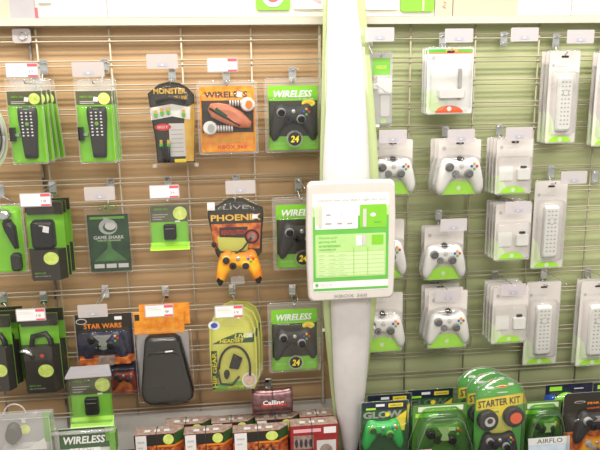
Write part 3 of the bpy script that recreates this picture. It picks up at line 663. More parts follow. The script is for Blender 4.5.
# ---- two tier battle pack (third row)
B = Box(77, 138, 310, 393, .04); w, h = B.w, B.h
t = thing('themed_controller_pack', B.loc, 'black pack with orange title and dark blue and red controllers, third row', 'controller pack')
LP = [(w * .02, 0), (w * .48, 0), (w * .48, h * .36), (w * .44, h * .40), (w * .44, h * .96), (-w * .48, h * .96), (-w * .48, h * .37), (w * .02, h * .37)]
q = MB(); q.prism(LP, -.002, 0, M['bluedark']); q.rect(-w * .48, w * .42, h * .74, h * .96, -.0026, M['dark']); q.rect(-w * .46, w * .44, h * .38, h * .47, -.0028, M['fire']); q.rect(w * .03, w * .47, h * .01, h * .2, -.0028, M['fire'])
c = q.build('card', t); text('STAR WARS', w * .62, h * .06, M['orange'], -w * .04, -.0032, h * .82, c, bold=.03)
q = MB(); q.disc(-w * .38, h * .88, w * .09, -.0032, M['lgrey'], h * .035); q.disc(-w * .38, h * .88, w * .075, -.0036, M['dark'], h * .025); q.build('emblem', t); MB().rect(w * .16, w * .28, h * .885, h * .925, -.0034, M['paper']).build('sticker', t)
controller('controller', t, w * .72, -w * .02, -.004, h * .625, M['bluedark'], M['black'], ring=M['soft'], label='dark blue controller')
q = MB(); q.flat([(-w * .18, h * .74), (w * .12, h * .74), (w * .02, h * .67), (w * .10, h * .60), (-w * .02, h * .57), (-w * .16, h * .60), (-w * .08, h * .67)], -.033, M['silver']); q.build('face_plate', t)
q = MB(); q.dome(rr(-w * .46, w * .42, h * .385, h * .46, .006), [(1, -.003), (.97, -.026)], M['fire']); q.build('flame_strip', t); q = MB(); q.dome(rr(-w * .14, w * .14, h * .38, h * .49, .006), [(1, -.02), (.9, -.034)], M['brownart']); q.build('clip', t)
controller('controller', t, w * .47, w * .25, -.004, h * .18, M['redblk'], M['black'], ring=M['soft'], label='dark red controller')
q = MB(); q.flat([(x * 1.04, z) for x, z in LP], -.001, M['flange']); rim(q, [(x * 1.04, z) for x, z in LP], -.001); q.dome(rr(-w * .46, w * .42, h * .37, h * .80, .01), [(1, -.0015), (.96, -.03), (.9, -.036)], M['clear']); q.dome(rr(w * .03, w * .47, h * .01, h * .34, .01), [(1, -.0015), (.96, -.026), (.9, -.03)], M['clear']); q.build('clear_shell', t)
hook(105.5, 287, .20, 'peg hook with frosted label above the orange titled black pack')

# ---- black carry case
B = Box(135, 193, 303, 401, .07); w, h = B.w, B.h
t = thing('carry_case_pack', B.loc, 'black glossy carry case on a card with a flaming orange header', 'carry case')
q = MB(); q.box(-w * .48, w * .38, -.002, 0, h * .70, h * .92, M['flame']); q.box(-w * .38, w * .48, .004, .006, h * .78, h * .99, M['flame']); q.rect(-w * .46, -w * .38, h * .84, h * .90, -.0026, M['dark']); c = q.build('header_card', t); text('CARRY CASE', w * .5, h * .04, M['orange'], -w * .08, -.003, h * .78, c, bold=0)
q = MB(); q.box(-w * .46, w * .44, -.001, .004, h * .1, h * .70, M['grey']); q.build('backing_card', t)
P = [(-w * .28, .0), (w * .36, .0), (w * .47, h * .05), (w * .49, h * .13), (w * .36, h * .5), (w * .30, h * .66), (w * .2, h * .70), (-w * .22, h * .70), (-w * .30, h * .66), (-w * .34, h * .5), (-w * .42, h * .14), (-w * .39, h * .05)]
q = MB(); q.dome(P, [(1, -.001), (1, -.02), (.96, -.034), (.88, -.038)], M['black']); cs = q.build('case', t)
q = MB(); q.tube([(-w * .27, -.032, h * .50), (-w * .2, -.040, h * .55), (w * .2, -.040, h * .55), (w * .29, -.032, h * .5)], .006, M['soft']); q.flat([(w * .05, h * .555), (w * .18, h * .56), (w * .18, h * .575), (w * .05, h * .57)], -.046, M['white']); q.build('zip_flap', cs)
text('XBOX 360', w * .4, h * .02, M['soft'], -w * .08, -.0386, h * .2, cs, bold=0)
shell_clear(t, w * .98, h * .72, .006, .006, .042, M['clear'], zlo=-.004, pts=[(x * 1.03, z) for x, z in P])
hook(165.5, 288, .19, 'peg hook with red and white price label above the black carry case', 'print', '9')

# ---- yellow headset packs
B = Box(208.5, 258, 307, 391, .13); w, h = B.w, B.h
P = [(-w * .45, 0), (w * .42, 0), (w * .49, h * .08), (w * .50, h * .55), (w * .47, h * .78), (w * .38, h * .91), (w * .2, h * .98), (-w * .15, h), (-w * .36, h * .95), (-w * .48, h * .82), (-w * .5, h * .55), (-w * .48, h * .1)]
t = thing('headset_pack', B.loc, 'yellow rounded headset pack with coiled black cable, frontmost of its stack', 'headset pack', 'yellow headset packs')
q = MB(); q.prism([(x * .95, h * .02 + z * .94) for x, z in P], -.002, 0, M['pyel']); q.rect(-w * .45, -w * .33, h * .03, h * .5, -.0026, M['dkgreen']); q.flat([(-w * .43, h * .02), (w * .3, h * .02), (w * .44, h * .14), (-w * .33, h * .10)], -.0028, M['green']); q.flat([(-w * .42, h * .58), (w * .42, h * .58), (w * .44, h * .68), (w * .1, h * .70), (-w * .2, h * .64)], -.0028, M['dkgreen'])
q.disc(-w * .36, h * .80, w * .12, -.003, M['white'], h * .055); q.disc(-w * .36, h * .80, w * .07, -.0034, M['blueb'], h * .03); q.disc(w * .30, h * .13, w * .15, -.0034, M['white'], h * .09); q.disc(w * .30, h * .13, w * .12, -.0038, M['skin'], h * .07)
q.rect(w * .22, w * .4, h * .64, h * .69, -.0034, M['white'])
c = q.build('card', t); text('LIVE', w * .3, h * .05, M['pyel'], w * .18, -.0036, h * .66, c, bold=.03, shear=.2); text('HEADSET', w * .5, h * .045, M['yellow'], -w * .02, -.0036, h * .61, c, bold=.03, shear=.2); text('XBOX 360', w * .34, h * .03, M['yellow'], w * .02, -.0036, h * .06, c, bold=.02)
v = text('HIP GEAR', h * .42, w * .09, M['yellow'], -w * .39, -.0034, h * .27, c, bold=.02); v.rotation_euler = (0, -PI / 2, 0)
q = MB(); q.tube([(-w * .3 + w * .32 * (1 - math.cos(a / 16 * PI)) * .98, -.014, h * .30 + h * .26 * math.sin(a / 16 * PI)) for a in range(17)] + [(w * .32, -.014, h * .2)], .004, M['soft']); q.tube([(-w * .33, -.012, h * .3), (-w * .28, -.014, h * .12), (-w * .05, -.016, h * .1), (w * .1, -.018, h * .2)], .004, M['soft']); q.build('cable', t)
q = MB(); q.dome([(-w * .1, h * .3), (w * .1, h * .28), (w * .18, h * .40), (-w * .0, h * .46)], [(1, -.003), (.9, -.02)], M['black']); q.dome(ell(-w * .15, h * .22, w * .06, h * .05), [(1, -.003), (.8, -.02)], M['black']); q.build('earpiece', t)
q = MB(); q.flat([(x * 1.03, z) for x, z in P], -.001, M['clear']); q.dome([(x * .9, h * .05 + z * .9) for x, z in P], [(1, -.002), (.96, -.03), (.9, -.034)], M['clear'], 0, h / 2); q.dome(rr(-w * .16, w * .12, h * .82, h * .94, .006), [(1, -.03), (.9, -.04)], M['clear']); q.build('clear_shell', t)
stack(t, 3, .04, ['yellow headset pack second from the front, showing as a yellow arc', 'yellow headset pack nearest the backing, behind the other two'], dx=.012, dz=.004)
hook(232, 286, .22, 'peg hook with red and white price label above the yellow headset packs', 'print', '19', dx=-.01)

# ---- left bottom: clear boxes standing on the deck
def dbox(l, r, t, d): 
    B = Box(l, r, t, 470, d); B.z0 = zd; B.h = B.z1 - zd; B.loc = (B.X, -d, zd); B.f = lambda py, o=0: at((l + r) / 2, py, -d - o).z - zd; return B
B = dbox(-22, 57, 411, .33); w, h = B.w, B.h
t = thing('clear_clamshell', B.loc, 'large clear clamshell with a hanging loop at the lower left corner', 'clamshell pack')
q = MB(); q.box(-w * .48, w * .48, -.004, 0, .003, h * .98, M['grey']); q.rect(w * .36, w * .46, h * .72, h * .98, -.005, M['green']); q.build('card', t)
q = MB(); q.dome(rr(-w * .2, w * .42, .01, h * .72, .02), [(1, -.004), (.97, -.03), (.9, -.036)], M['grey']); q.flat([(-w * .2, h * .70), (w * .2, h * .72), (w * .40, h * .80), (w * .42, h * .70)], -.037, M['white']); q.build('tray', t)  # white sliver across the tray is a painted glare curve
q = MB(); q.dome(ell(-w * .02, h * .82, w * .1, h * .09), [(1, -.004), (.8, -.03)], M['soft']); q.disc(w * .12, h * .84, w * .07, -.0055, M['ball']); q.rect(w * .09, w * .14, h * .9, h * .94, -.006, M['white']); q.build('product', t)
q = MB(); q.box(-w * .5, w * .5, -.05, .0, .001, h, M['flange']); q.tube([(-w * .5, -.05, h), (w * .5, -.05, h), (w * .5, -.05, .01)], .0015, M['clearm']); q.build('clear_shell', t)
q = MB(); q.tube([(-w * .1 + w * .14 * (1 - math.cos(a / 10 * PI)), -.02, h * .995 + .035 * math.sin(a / 10 * PI)) for a in range(11)], .0025, M['clearm']); q.build('hanging_loop', t)
B = dbox(58, 119, 421, .36); w, h = B.w, B.h
t = thing('wireless_clamshell', B.loc, 'clear clamshell lettered in white on green standing below the memory card', 'clamshell pack')
q = MB(); q.box(-w * .46, w * .46, -.003, 0, .003, h * .94, M['lgrey']); q.rect(-w * .46, w * .46, h * .74, h * .94, -.0036, M['dkgreen']); q.rect(w * .3, w * .46, h * .8, h * .94, -.0042, M['green']); q.rect(-w * .3, w * .2, h * .68, h * .745, -.004, M['white'])
c = q.build('card', t); text('WIRELESS', w * .68, h * .075, M['white'], -w * .02, -.0245, h * .86, c, bold=.03, shear=.2); text('2.4 GHz', w * .34, h * .045, M['grey'], -w * .05, -.0246, h * .76, c, bold=.0)
q = MB(); q.dome(rr(-w * .42, w * .4, .01, h * .70, .015), [(1, -.003), (.95, -.03)], M['white']); q.build('tray', t)  # plain white of the tray stands in for glare along the bottom
q = MB(); q.box(w * .40, w * .5, -.04, -.004, h * .74, h * .93, M['green']); q.build('side_flap', t)
q = MB(); q.box(-w * .5, w * .5, -.045, 0, .001, h * .97, M['clear']); q.tube([(-w * .5, -.045, h * .97), (w * .5, -.045, h * .97)], .006, M['clearm']); q.build('clear_shell', t)

# ---- burgundy foil pack
B = Box(252, 292.5, 387, 413, .11); w, h = B.w, B.h
t = thing('foil_pack', B.loc, 'small burgundy foil pack with white lettering hanging above the red boxes', 'foil pack')
q = MB(); rings = []
for i in range(13):
    u = -1 + 2 * i / 12; rings.append([(u * w / 2, -.026 * math.cos(a * PI / 8) * (1 - .15 * u ** 4) , h * .47 + h * .47 * math.sin(a * PI / 8) + .004 * u * u * (1 if a > 0 else 0)) for a in range(-4, 5)] + [(u * w / 2, .004, h * .47)])
q.loft(rings, M['foil'], smooth=True); q.add(rings[0], [tuple(range(10))[::-1]], M['foil']); q.build('foil_bag', t)
q = MB(); q.box(-.0015, .0015, -.0275, .004, .002, h * .97, M['ink']); q.build('band', t)
q = MB(); q.rect(-w * .27, w * .32, h * .40, h * .50, -.0268, M['red']); q.build('title_patch', t)
text('Calling', w * .52, h * .22, M['white'], w * .02, -.0285, h * .53, t, bold=.03)
hook(268, 380, .12, 'short peg hook holding the burgundy foil pack', 'none')

# ---- red and brown boxes on the deck
def game_box(px0, px1, py, d, label, red=False, dep=.05):
    B = dbox(px0, px1, py, d); w, h = B.w, B.h
    t = thing('accessory_carton', B.loc, label, 'box', 'cartons on the base shelf')
    a = [(-w * .5, 0), (w * .32, 0), (w * .5, .030), (w * .5, dep), (-w * .5, dep)] if not red else [(-w * .5, 0), (w * .5, 0), (w * .5, dep), (-w * .5, dep)]
    n = len(a); q = MB()
    side = M['redart'] if not red else mat('deep_red_print', (.36, .035, .035), .4, c2=(.28, .02, .02), scale=60)
    q.add([(x, y, 0) for x, y in a] + [(x, y, h) for x, y in a], [(i, (i + 1) % n, (i + 1) % n + n, i + n) for i in range(n)], side)
    q.add([(x, y, h) for x, y in a], [tuple(range(n))], M['brownart'])
    c = q.build('carton', t)
    q = MB()
    if not red:
        q.rect(-w * .5, w * .32, h * .78, h * .995, -.0006, M['dark']); q.rect(-w * .1, w * .32, h * .745, h * .785, -.0008, M['orange'])
        q.add([(w * .32 + .0004, -.0004, h * .745), (w * .5 + .0006, .0296, h * .745), (w * .5 + .0006, .0296, h * .785), (w * .32 + .0004, -.0004, h * .785)], [(0, 1, 2, 3)], M['orange'])
        q.add([(w * .32 + .0004, -.0004, h * .79), (w * .5 + .0006, .0296, h * .79), (w * .5 + .0006, .0296, h * .995), (w * .32 + .0004, -.0004, h * .995)], [(0, 1, 2, 3)], M['dkgreen'])
        q.disc(w * .20, h * .89, w * .11, -.001, M['ball'], h * .10); q.rect(-w * .47, -w * .25, h * .58, h * .985, -.0012, M['paper']); q.rect(-w * .43, -w * .29, h * .84, h * .88, -.0016, M['lgrey']); q.rect(-w * .43, -w * .33, h * .74, h * .77, -.0016, M['lgrey'])
        q.rect(-w * .2, w * .30, h * .2, h * .72, -.0008, mat('battle_art', (.75, .20, .04), .4, c2=(.10, .02, .015), scale=75, detail=4, sharp=.12))
        for i in range(4): q.disc(-w * .14 + i * w * .12, h * .45, w * .045, -.0012, M['ink'], h * .2, n=10)
    else:
        q.rect(-w * .44, -w * .02, h * .52, h * .80, -.0006, M['brownart']); q.rect(w * .05, w * .46, h * .1, h * .68, -.0006, M['lgrey']); q.disc(w * .25, h * .45, w * .14, -.001, M['brownart'], h * .15)
        q.rect(w * .20, w * .46, h * .82, h * .95, -.001, M['paper']); q.rect(-w * .44, w * .14, h * .86, h * .93, -.0008, M['pink'])
        for i in range(4): q.disc(-w * .38 + i * w * .1, h * .64, w * .035, -.001, M['ink'], h * .09, n=8)
        for i in range(3): q.rect(-w * .44, -w * .04, h * (.44 - .06 * i), h * (.46 - .06 * i), -.0008, M['pink'])
    for i in range(3): q.add([(-w * .3 + w * .2 * i, dep * .3, h + .0006), (-w * .18 + w * .2 * i, dep * .3, h + .0006), (-w * .18 + w * .2 * i, dep * .6, h + .0006), (-w * .3 + w * .2 * i, dep * .6, h + .0006)], [(0, 1, 2, 3)], M['lgrey'])
    q.build('print', c)
    q = MB(); q.tube([(-w * .05, dep * .98, h + .001), (-w * .05, .0, h + .001), (-w * .05, -.0018, h * .97), (-w * .05, -.0018, .0)], .0014, M['ink']); q.build('string', t)
    return t
cols = [(135, 184, 434), (184.5, 233, 433), (233.5, 289, 431)]
nm = ['leftmost', 'second', 'third']
for (l, r, py), n_ in zip(cols, nm):
    game_box(l, r, py, .21, '%s from left of the front row of red brown cartons on the base shelf' % n_)
game_box(291, 338, 425, .21, 'plain red carton with white label beside the foot of the blade', True)
for (l, r, py), n_ in zip([(166, 212, 424), (212.5, 256, 422), (256.5, 300, 419)], nm):
    game_box(l, r, py, .135, 'carton %s from left in the row hidden behind the front cartons' % n_)
game_box(300.5, 338, 416, .135, 'carton hidden directly behind the plain red carton', True)

# ------------------------------------------------------------------ right grid: white packs
def arc_green(q, w, h, y, rz=.085, m=None):
    n = 14; q.flat([(-w * .36, .004)] [:0] + [(w * .34 * math.cos(PI * i / n), h * .02 + h * rz * math.sin(PI * i / n)) for i in range(n + 1)], y, m or M['ltgreen'])
def white_card(t, w, h, slot=True, base='rim'):
    q = MB(); q.prism(rr(-w * .49, w * .49, .002, h * .99, .006), -.0015, 0, M[base]); q.flat([(-w * .47, h * .02), (-w * .1, h * .02), (-w * .3, h * .28), (-w * .47, h * .36)], -.0019, M['pgreen'])
    euro(q, h * .93, -.0022); q.disc(-w * .36, h * .84, w * .045, -.0022, M['grey'], n=12)
    q.rect(-w * .28, w * .1, h * .83, h * .85, -.0022, M['lgrey'])
    return q
def white_ctrl_pack(B, label, g='white controller packs'):
    w, h = B.w, B.h; t = thing('white_controller_pack', B.loc, label, 'controller pack', g)
    q = white_card(t, w * .86, h); 
    for k in range(3): q.tube([(w * (.1 + .06 * k) * math.cos(a) - w * .3, -.002, h * .2 + w * (.1 + .06 * k) * math.sin(a)) for a in [i / 8 * PI for i in range(9)]], .0006, M['mint'], 4)
    q.flat([(w * .38 * math.cos(PI * i / 14), h * .02 + h * .24 * math.sin(PI * i / 14)) for i in range(15)], -.0024, M['ltgreen']); q.disc(0, h * .13, w * .045, -.003, M['mint'])
    q.build('card', t)
    controller('controller', t, w * .94, 0, -.003, h * .415, M['rwhite'], mat('stick_grey', (.10, .10, .10), .5), pad=mat('pad_grey', (.22, .22, .22), .5), ring=mat('stick_well_grey', (.30, .30, .29), .5))
    q = MB(); q.dome(ell(0, h * .66, w * .06, h * .04, 12), [(1, -.003), (.9, -.02)], M['soft']); q.build('cable_port', t)
    q = MB(); q.flat(rr(-w * .47, w * .47, 0, h, .008), -.0008, M['clear'])
    P = [(-w * .5, h * .05), (-w * .3, h * .0), (w * .3, h * .0), (w * .5, h * .05), (w * .52, h * .2), (w * .40, h * .66), (w * .2, h * .72), (-w * .2, h * .72), (-w * .40, h * .66), (-w * .52, h * .2)]
    q.dome(P, [(1, -.001), (.99, -.014), (.95, -.028), (.7, -.034)], M['clear']); q.build('clear_shell', t)
    return t
def white_small_pack(B, label, g='white adapter packs'):
    w, h = B.w, B.h; t = thing('white_adapter_pack', B.loc, label, 'adapter pack', g)
    q = white_card(t, w, h); q.flat([(w * .34 * math.cos(PI * i / 14), h * .02 + h * .13 * math.sin(PI * i / 14)) for i in range(15)], -.0024, M['ltgreen']); q.disc(0, h * .08, w * .06, -.003, M['mint'])
    q.rect(-w * .40, -w * .02, h * .26, h * .50, -.0022, M['wht']); q.rect(-w * .36, -w * .05, h * .225, h * .24, -.0022, M['yellow'] if 0 else M['rmark'])
    q.build('card', t)
    q = MB(); q.dome(rr(w * .08, w * .42, h * .26, h * .46, .004), [(1, -.002), (1, -.012), (.9, -.015)], M['wht']); q.build('adapter', t)
    q = MB(); q.dome(rr(w * .18, w * .34, h * .47, h * .505, .002), [(1, -.002), (.9, -.008)], M['soft']); q.build('connector', t)
    shell_clear(t, w, h, .006, w * .04, .022, zlo=h * .04, zhi=h * .68)
    return t
def white_remote_pack(B, label, g='white remote packs'):
    w, h = B.w, B.h; t = thing('white_remote_pack', B.loc, label, 'remote control pack', g)
    q = white_card(t, w, h); q.flat([(w * .38 * math.cos(PI * i / 14), h * .015 + h * .065 * math.sin(PI * i / 14)) for i in range(15)], -.0024, M['ltgreen']); q.disc(0, h * .04, w * .07, -.003, M['mint']); q.build('card', t)
    q = MB(); P = rr(-w * .20, w * .24, h * .13, h * .72, .010); q.dome(P, [(1, -.002), (1, -.012), (.9, -.018)], M['wht']); r = q.build('remote_control', t)
    q = MB()
    for i in range(11):
        for j in range(3):
            if i in (2, 3) and j == 1: continue
            q.disc(w * .02 + (j - 1) * w * .11, h * (.66 - .045 * i), w * .034, -.0185, M['rmark'] if (i + j) % 3 else M['grey'], h * .009, n=8)
    q.tube([(w * .02 + w * .09 * math.cos(a / 12 * 2 * PI), -.0185, h * .55 + w * .09 * math.sin(a / 12 * 2 * PI)) for a in range(13)], .0012, M['rmark'], 4); q.build('button_pad', r)
    shell_clear(t, w, h, .006, w * .10, .026, zlo=h * .10, zhi=h * .78)
    return t

# top row
B = Box(370, 392, 52, 127, .13); w, h = B.w, B.h
t = thing('slim_cable_pack', B.loc, 'slim smoky pack with a white plug beside the top of the blade', 'cable pack')
q = MB(); q.prism(rr(-w * .46, w * .46, .003, h * .98, .003), -.0015, 0, M['grey']); q.rect(-w * .4, w * .4, h * .70, h * .92, -.002, M['green']); q.rect(-w * .4, w * .4, h * .63, h * .68, -.002, M['brownart']); q.disc(w * .12, h * .08, w * .14, -.0022, M['ltgreen'], h * .035); q.rect(w * .0, w * .24, h * .14, h * .17, -.0022, M['grey']); c = q.build('card', t); text('XBOX', w * .5, h * .05, M['pyel'], 0, -.0024, h * .80, c, bold=0)
q = MB(); q.dome(rr(-w * .2, w * .44, h * .44, h * .66, .006), [(1, -.002), (.95, -.022), (.8, -.026)], M['white']); q.tube([(-w * .3, -.02, h * .58), (w * .0, -.027, h * .52), (w * .2, -.027, h * .46)], .004, M['white']); q.build('plug', t)
q = MB(); q.dome(rr(-w * .05, w * .36, h * .14, h * .44, .006), [(1, -.002), (.95, -.012)], M['lgrey']); q.build('cable_bundle', t)
shell_clear(t, w, h, .004, w * .06, .03, M['smoke'] if 0 else M['clearm'], zlo=h * .03, zhi=h * .70)
hook(368.5, 35, .155, 'peg hook with frosted label beside the top of the blade')
B = Box(426.5, 473, 47, 114, .085); w, h = B.w, B.h
t = thing('white_network_pack', B.loc, 'white pack with orange half disc and green top stripe, frontmost of its stack', 'adapter pack', 'white and orange adapter packs')
q = white_card(t, w, h, base='wht'); q.rect(-w * .47, -w * .1, h * .92, h * .97, -.0021, M['grnb']); q.rect(-w * .1, w * .15, h * .92, h * .97, -.0021, M['gold']); q.rect(w * .15, w * .47, h * .92, h * .97, -.0021, M['green']); q.rect(-w * .47, w * .47, h * .905, h * .92, -.0021, M['orangered']); q.flat([(w * .3 * math.cos(PI * i / 14), h * .02 + h * .11 * math.sin(PI * i / 14)) for i in range(15)], -.0024, M['orangered']); q.disc(0, h * .08, w * .05, -.003, M['white'])
for k in range(4): q.tube([(-w * .28 + w * (.08 + .05 * k) * math.cos(a), -.0022, h * .22 + w * (.08 + .05 * k) * math.sin(a)) for a in [i / 12 * 2 * PI for i in range(13)]], .0007, M['pale'], 4)
q.build('card', t)
q = MB(); q.dome(rr(-w * .26, w * .30, h * .24, h * .38, .006), [(1, -.002), (1, -.016), (.92, -.020)], M['wht']); q.build('adapter', t)
q = MB(); q.dome(rr(w * .17, w * .24, h * .38, h * .69, .002), [(1, -.002), (.9, -.012)], M['grey']); q.build('antenna', t)
q = MB(); q.rect(w * .17, w * .24, h * .215, h * .24, -.003, M['grey']); q.build('port', t)
shell_clear(t, w, h, .006, w * .06, .026, zlo=h * .06, zhi=h * .80)
stack(t, 3, .028, ['white and orange adapter pack second from the front', 'white and orange adapter pack nearest the backing'])
hook(442, 36, .155, 'peg hook with frosted label above the white and orange packs')
hook(503, 35, .155, 'empty peg hook with frosted label between the orange and remote packs')
t = white_remote_pack(Box(547, 577.5, 50, 143, .070), 'white remote pack, frontmost on the upper right hook')
stack(t, 3, .028, ['white remote pack second from the front on the upper right hook', 'white remote pack nearest the backing on the upper right hook'])
hook(555, 37, .155, 'peg hook with frosted label above the upper white remotes')
t = white_remote_pack(Box(594, 625, 52, 146, .065), 'white remote pack cut by the right photo edge at top')
stack(t, 2, .029, ['white remote pack behind the one cut by the top right photo edge'])
hook(606, 37, .155, 'peg hook at the top right photo edge', 'none')
# second row
t = white_ctrl_pack(Box(368.5, 416, 139, 195, .13), 'white controller pack just above the sign board, beside the blade')
stack(t, 2, .05, ['white controller pack behind the one just above the sign board'])
hook(381, 133, .155, 'peg hook with frosted label just right of the blade, above the sign board', dz=.012)
t = white_ctrl_pack(Box(434, 484, 139, 195, .13), 'white controller pack, frontmost of the stack under the orange packs')
stack(t, 3, .041, ['white controller pack second in the stack under the orange packs', 'white controller pack nearest the backing under the orange packs'])
hook(444.5, 129, .155, 'peg hook with frosted label above the stacked white controllers under the orange packs')
t = white_small_pack(Box(495.5, 532, 138, 194, .12), 'white adapter pack, frontmost on the second row of the right grid')
stack(t, 4, .027, ['white adapter pack second from front on the second right row', 'white adapter pack third from front on the second right row', 'white adapter pack nearest the backing on the second right row'])
hook(498.5, 127, .155, 'peg hook with frosted label above the second row adapter packs')
# third row
white_ctrl_pack(Box(359, 407.5, 219, 279, .10), 'white controller pack half hidden by the right edge of the sign board')
hook(376, 212, .155, 'peg hook behind the right edge of the sign board', 'none')
t = white_ctrl_pack(Box(420.5, 466.5, 226, 280, .075), 'white controller pack, front one in the middle of the right grid')
stack(t, 2, .04, ['white controller pack behind the middle one on the right grid'])
hook(438, 212, .155, 'peg hook with frosted label above the middle white controller')
t = white_small_pack(Box(494.5, 530.5, 203, 260, .11), 'white adapter pack, frontmost on the third row of the right grid')
stack(t, 4, .026, ['white adapter pack second from front on the third right row', 'white adapter pack third from front on the third right row', 'white adapter pack nearest the backing on the third right row'])
hook(498, 196, .155, 'peg hook with frosted label above the third row adapter packs')
white_remote_pack(Box(532.5, 565, 180, 268, .03), 'single white remote pack on the third row of the right grid')
hook(550, 168, .155, 'peg hook with frosted label above the single white remote')
hook(594, 173, .10, 'empty short peg hook near the right photo edge', 'none')
# fourth row
t = white_ctrl_pack(Box(358, 406, 292, 352, .10), 'white controller pack below the sign board, beside the blade')
hook(376, 280, .10, 'peg hook directly below the right corner of the sign board', 'none')
t = white_ctrl_pack(Box(424.5, 470, 290, 348, .13), 'white controller pack, frontmost of the stack on the bottom right row')
stack(t, 3, .041, ['white controller pack second in the bottom right row stack', 'white controller pack nearest the backing on the bottom right row'])
hook(433, 278, .155, 'peg hook with frosted label above the bottom row white controllers')
t = white_small_pack(Box(492, 527.5, 286, 343, .125), 'white adapter pack, frontmost on the bottom row of the right grid')
stack(t, 4, .027, ['white adapter pack second from front on the bottom right row', 'white adapter pack third from front on the bottom right row', 'white adapter pack nearest the backing on the bottom right row'])
hook(494, 273, .155, 'peg hook with frosted label above the bottom row adapter packs')
white_remote_pack(Box(524.5, 558.5, 281, 364, .03), 'single white remote pack on the bottom row of the right grid')
hook(543, 271, .155, 'peg hook with bare prongs above the bottom row white remote', 'none')
t = white_remote_pack(Box(578, 612, 280, 365, .06), 'white remote pack at the bottom right photo edge, front one')
stack(t, 2, .03, ['white remote pack behind the one at the bottom right photo edge'])
hook(587, 270, .155, 'peg hook at the right photo edge above the bottom white remotes', 'none')

# ------------------------------------------------------------------ right base shelf: controllers in clamshells
# glow pack
def glow(l, r, t_, d, label, front=True):
    B = dbox(l, r, t_, d); w, h = B.w, B.h
    t = thing('glow_controller_pack', B.loc, label, 'controller pack', 'dark topped glow controller packs')
    p = lambda k: B.f(t_ + k)
    q = MB(); q.prism(rr(-w * .47, w * .47, 0, h, .004), -.002, 0, M['dkgreen']); q.rect(-w * .45, w * .45, p(8.5), p(.8), -.0024, M['bluedark']); q.rect(w * .08, w * .38, p(6.2), p(2.4), -.003, M['yellow']); q.rect(-w * .18, w * .0, p(5), p(2.5), -.003, M['paper']); q.rect(-w * .38, -w * .18, p(8), p(6), -.003, M['ltgreen'])
    c = q.build('card', t); text('XBOX', w * .24, h * .018, M['ink'], w * .23, -.0036, p(4.3), c, bold=.02); text('GLOW', w * .80, p(9.5) - p(16.5), M['silver'], -w * .04, -.0036, p(13), c, bold=.05)
    q = MB(); q.disc(w * .06, p(13), w * .05, -.0042, M['yellow']); q.flat([(w * .24, p(30)), (w * .42, p(30)), (w * .46, p(10)), (w * .2, p(18))], -.003, M['yellow']); q.build('accent_print', c)
    controller('controller', t, w * .86, -w * .04, -.004, B.f(t_ + 21.5, .03) - w * .27, M['greenctl'], M['dkgreen'], pad=M['dkgreen'], ring=M['green'])
    shell_clear(t, w, h, .006, w * .03, .04, M['clear'], zlo=h * .05, zhi=p(17))
    return t
glow(360, 408, 401, .22, 'clamshell with bright green controller at the foot of the blade')
glow(366, 411, 394, .15, 'dark topped pack behind the bright green controller pack')
glow(405, 453, 389, .095, 'dark topped pack with yellow mark behind the smoky green controller')
# smoky green controller clamshell
def green_pack(l, r, t_, d, label, name='AIR', airflo=False):
    B = dbox(l, r, t_, d); w, h = B.w, B.h
    t = thing('green_controller_pack', B.loc, label, 'controller pack', 'smoky green controller packs')
    p = lambda k, o=0: B.f(t_ + k, o)
    P = [(-w * .5, 0), (w * .5, 0), (w * .5, p(40, .03)), (w * .34, p(13, .03)), (w * .22, p(7, .03)), (-w * .22, p(7, .03)), (-w * .34, p(13, .03)), (-w * .5, p(40, .03))]
    q = MB(); q.prism(rr(-w * .44, w * .40, 0, h, .006), -.002, 0, mat('olive_green_card', (.11, .25, .05), .4)); q.rect(-w * .36, w * .34, p(6.5), p(1.5), -.0026, M['pgreen']); q.rect(-w * .40, -w * .05, p(12), p(8), -.0026, M['ltgreen'])
    c = q.build('card', t)
    zc = p(19, .04) - w * .27
    controller('controller', t, w * .80, 0, -.010, zc, M['dgctl'], M['black'], ring=M['soft'])
    q = MB(); zz = zc + w * .05; q.flat([(-w * .12, zz + w * .16), (w * .12, zz + w * .16), (w * .04, zz + w * .04), (w * .07, zz - w * .06), (-w * .07, zz - w * .06), (-w * .04, zz + w * .04)], -.046, M['lgrey']); q.build('face_plate', t)
    MB().rect(w * .05, w * .16, zz + w * .10, zz + w * .16, -.047, M['paper']).build('sticker', t)
    if airflo:
        a, b = p(36, .05), p(43, .05)
        q = MB(); q.flat([(-w * .40, 0), (w * .5, 0), (w * .46, a), (-w * .46, a)], -.054, M['palebl']); q.flat([(-w * .44, b), (w * .46, b), (w * .46, a), (-w * .46, a)], -.0545, M['white']); o = q.build('front_card', t); text('AIRFLO', w * .56, (a - b) * .62, M['ink'], w * .02, -.055, (a + b) / 2, o, bold=0)
    else:
        q = MB(); a = p(44, .05); q.flat(rr(-w * .40, -w * .2, a - .012, a, .004), -.052, M['pink']); q.build('lower_sticker', t)
    q = MB(); q.dome(P, [(1.0, -.002), (.97, -.04), (.84, -.05)], M['gclear']); q.dome(rr(-w * .30, w * .26, p(13), p(3), .01), [(1, -.002), (.9, -.016)], M['gclear']); rim(q, P, -.003); rim(q, [(x * .84, h * .42 + (z - h * .42) * .84) for x, z in P], -.049, .0009); q.build('clear_shell', t)
    return t
green_pack(408.5, 472, 404, .24, 'smoky green controller clamshell second from the blade on the base shelf')
green_pack(519, 563, 401, .22, 'smoky green controller clamshell with a white lettered front card', airflo=True)
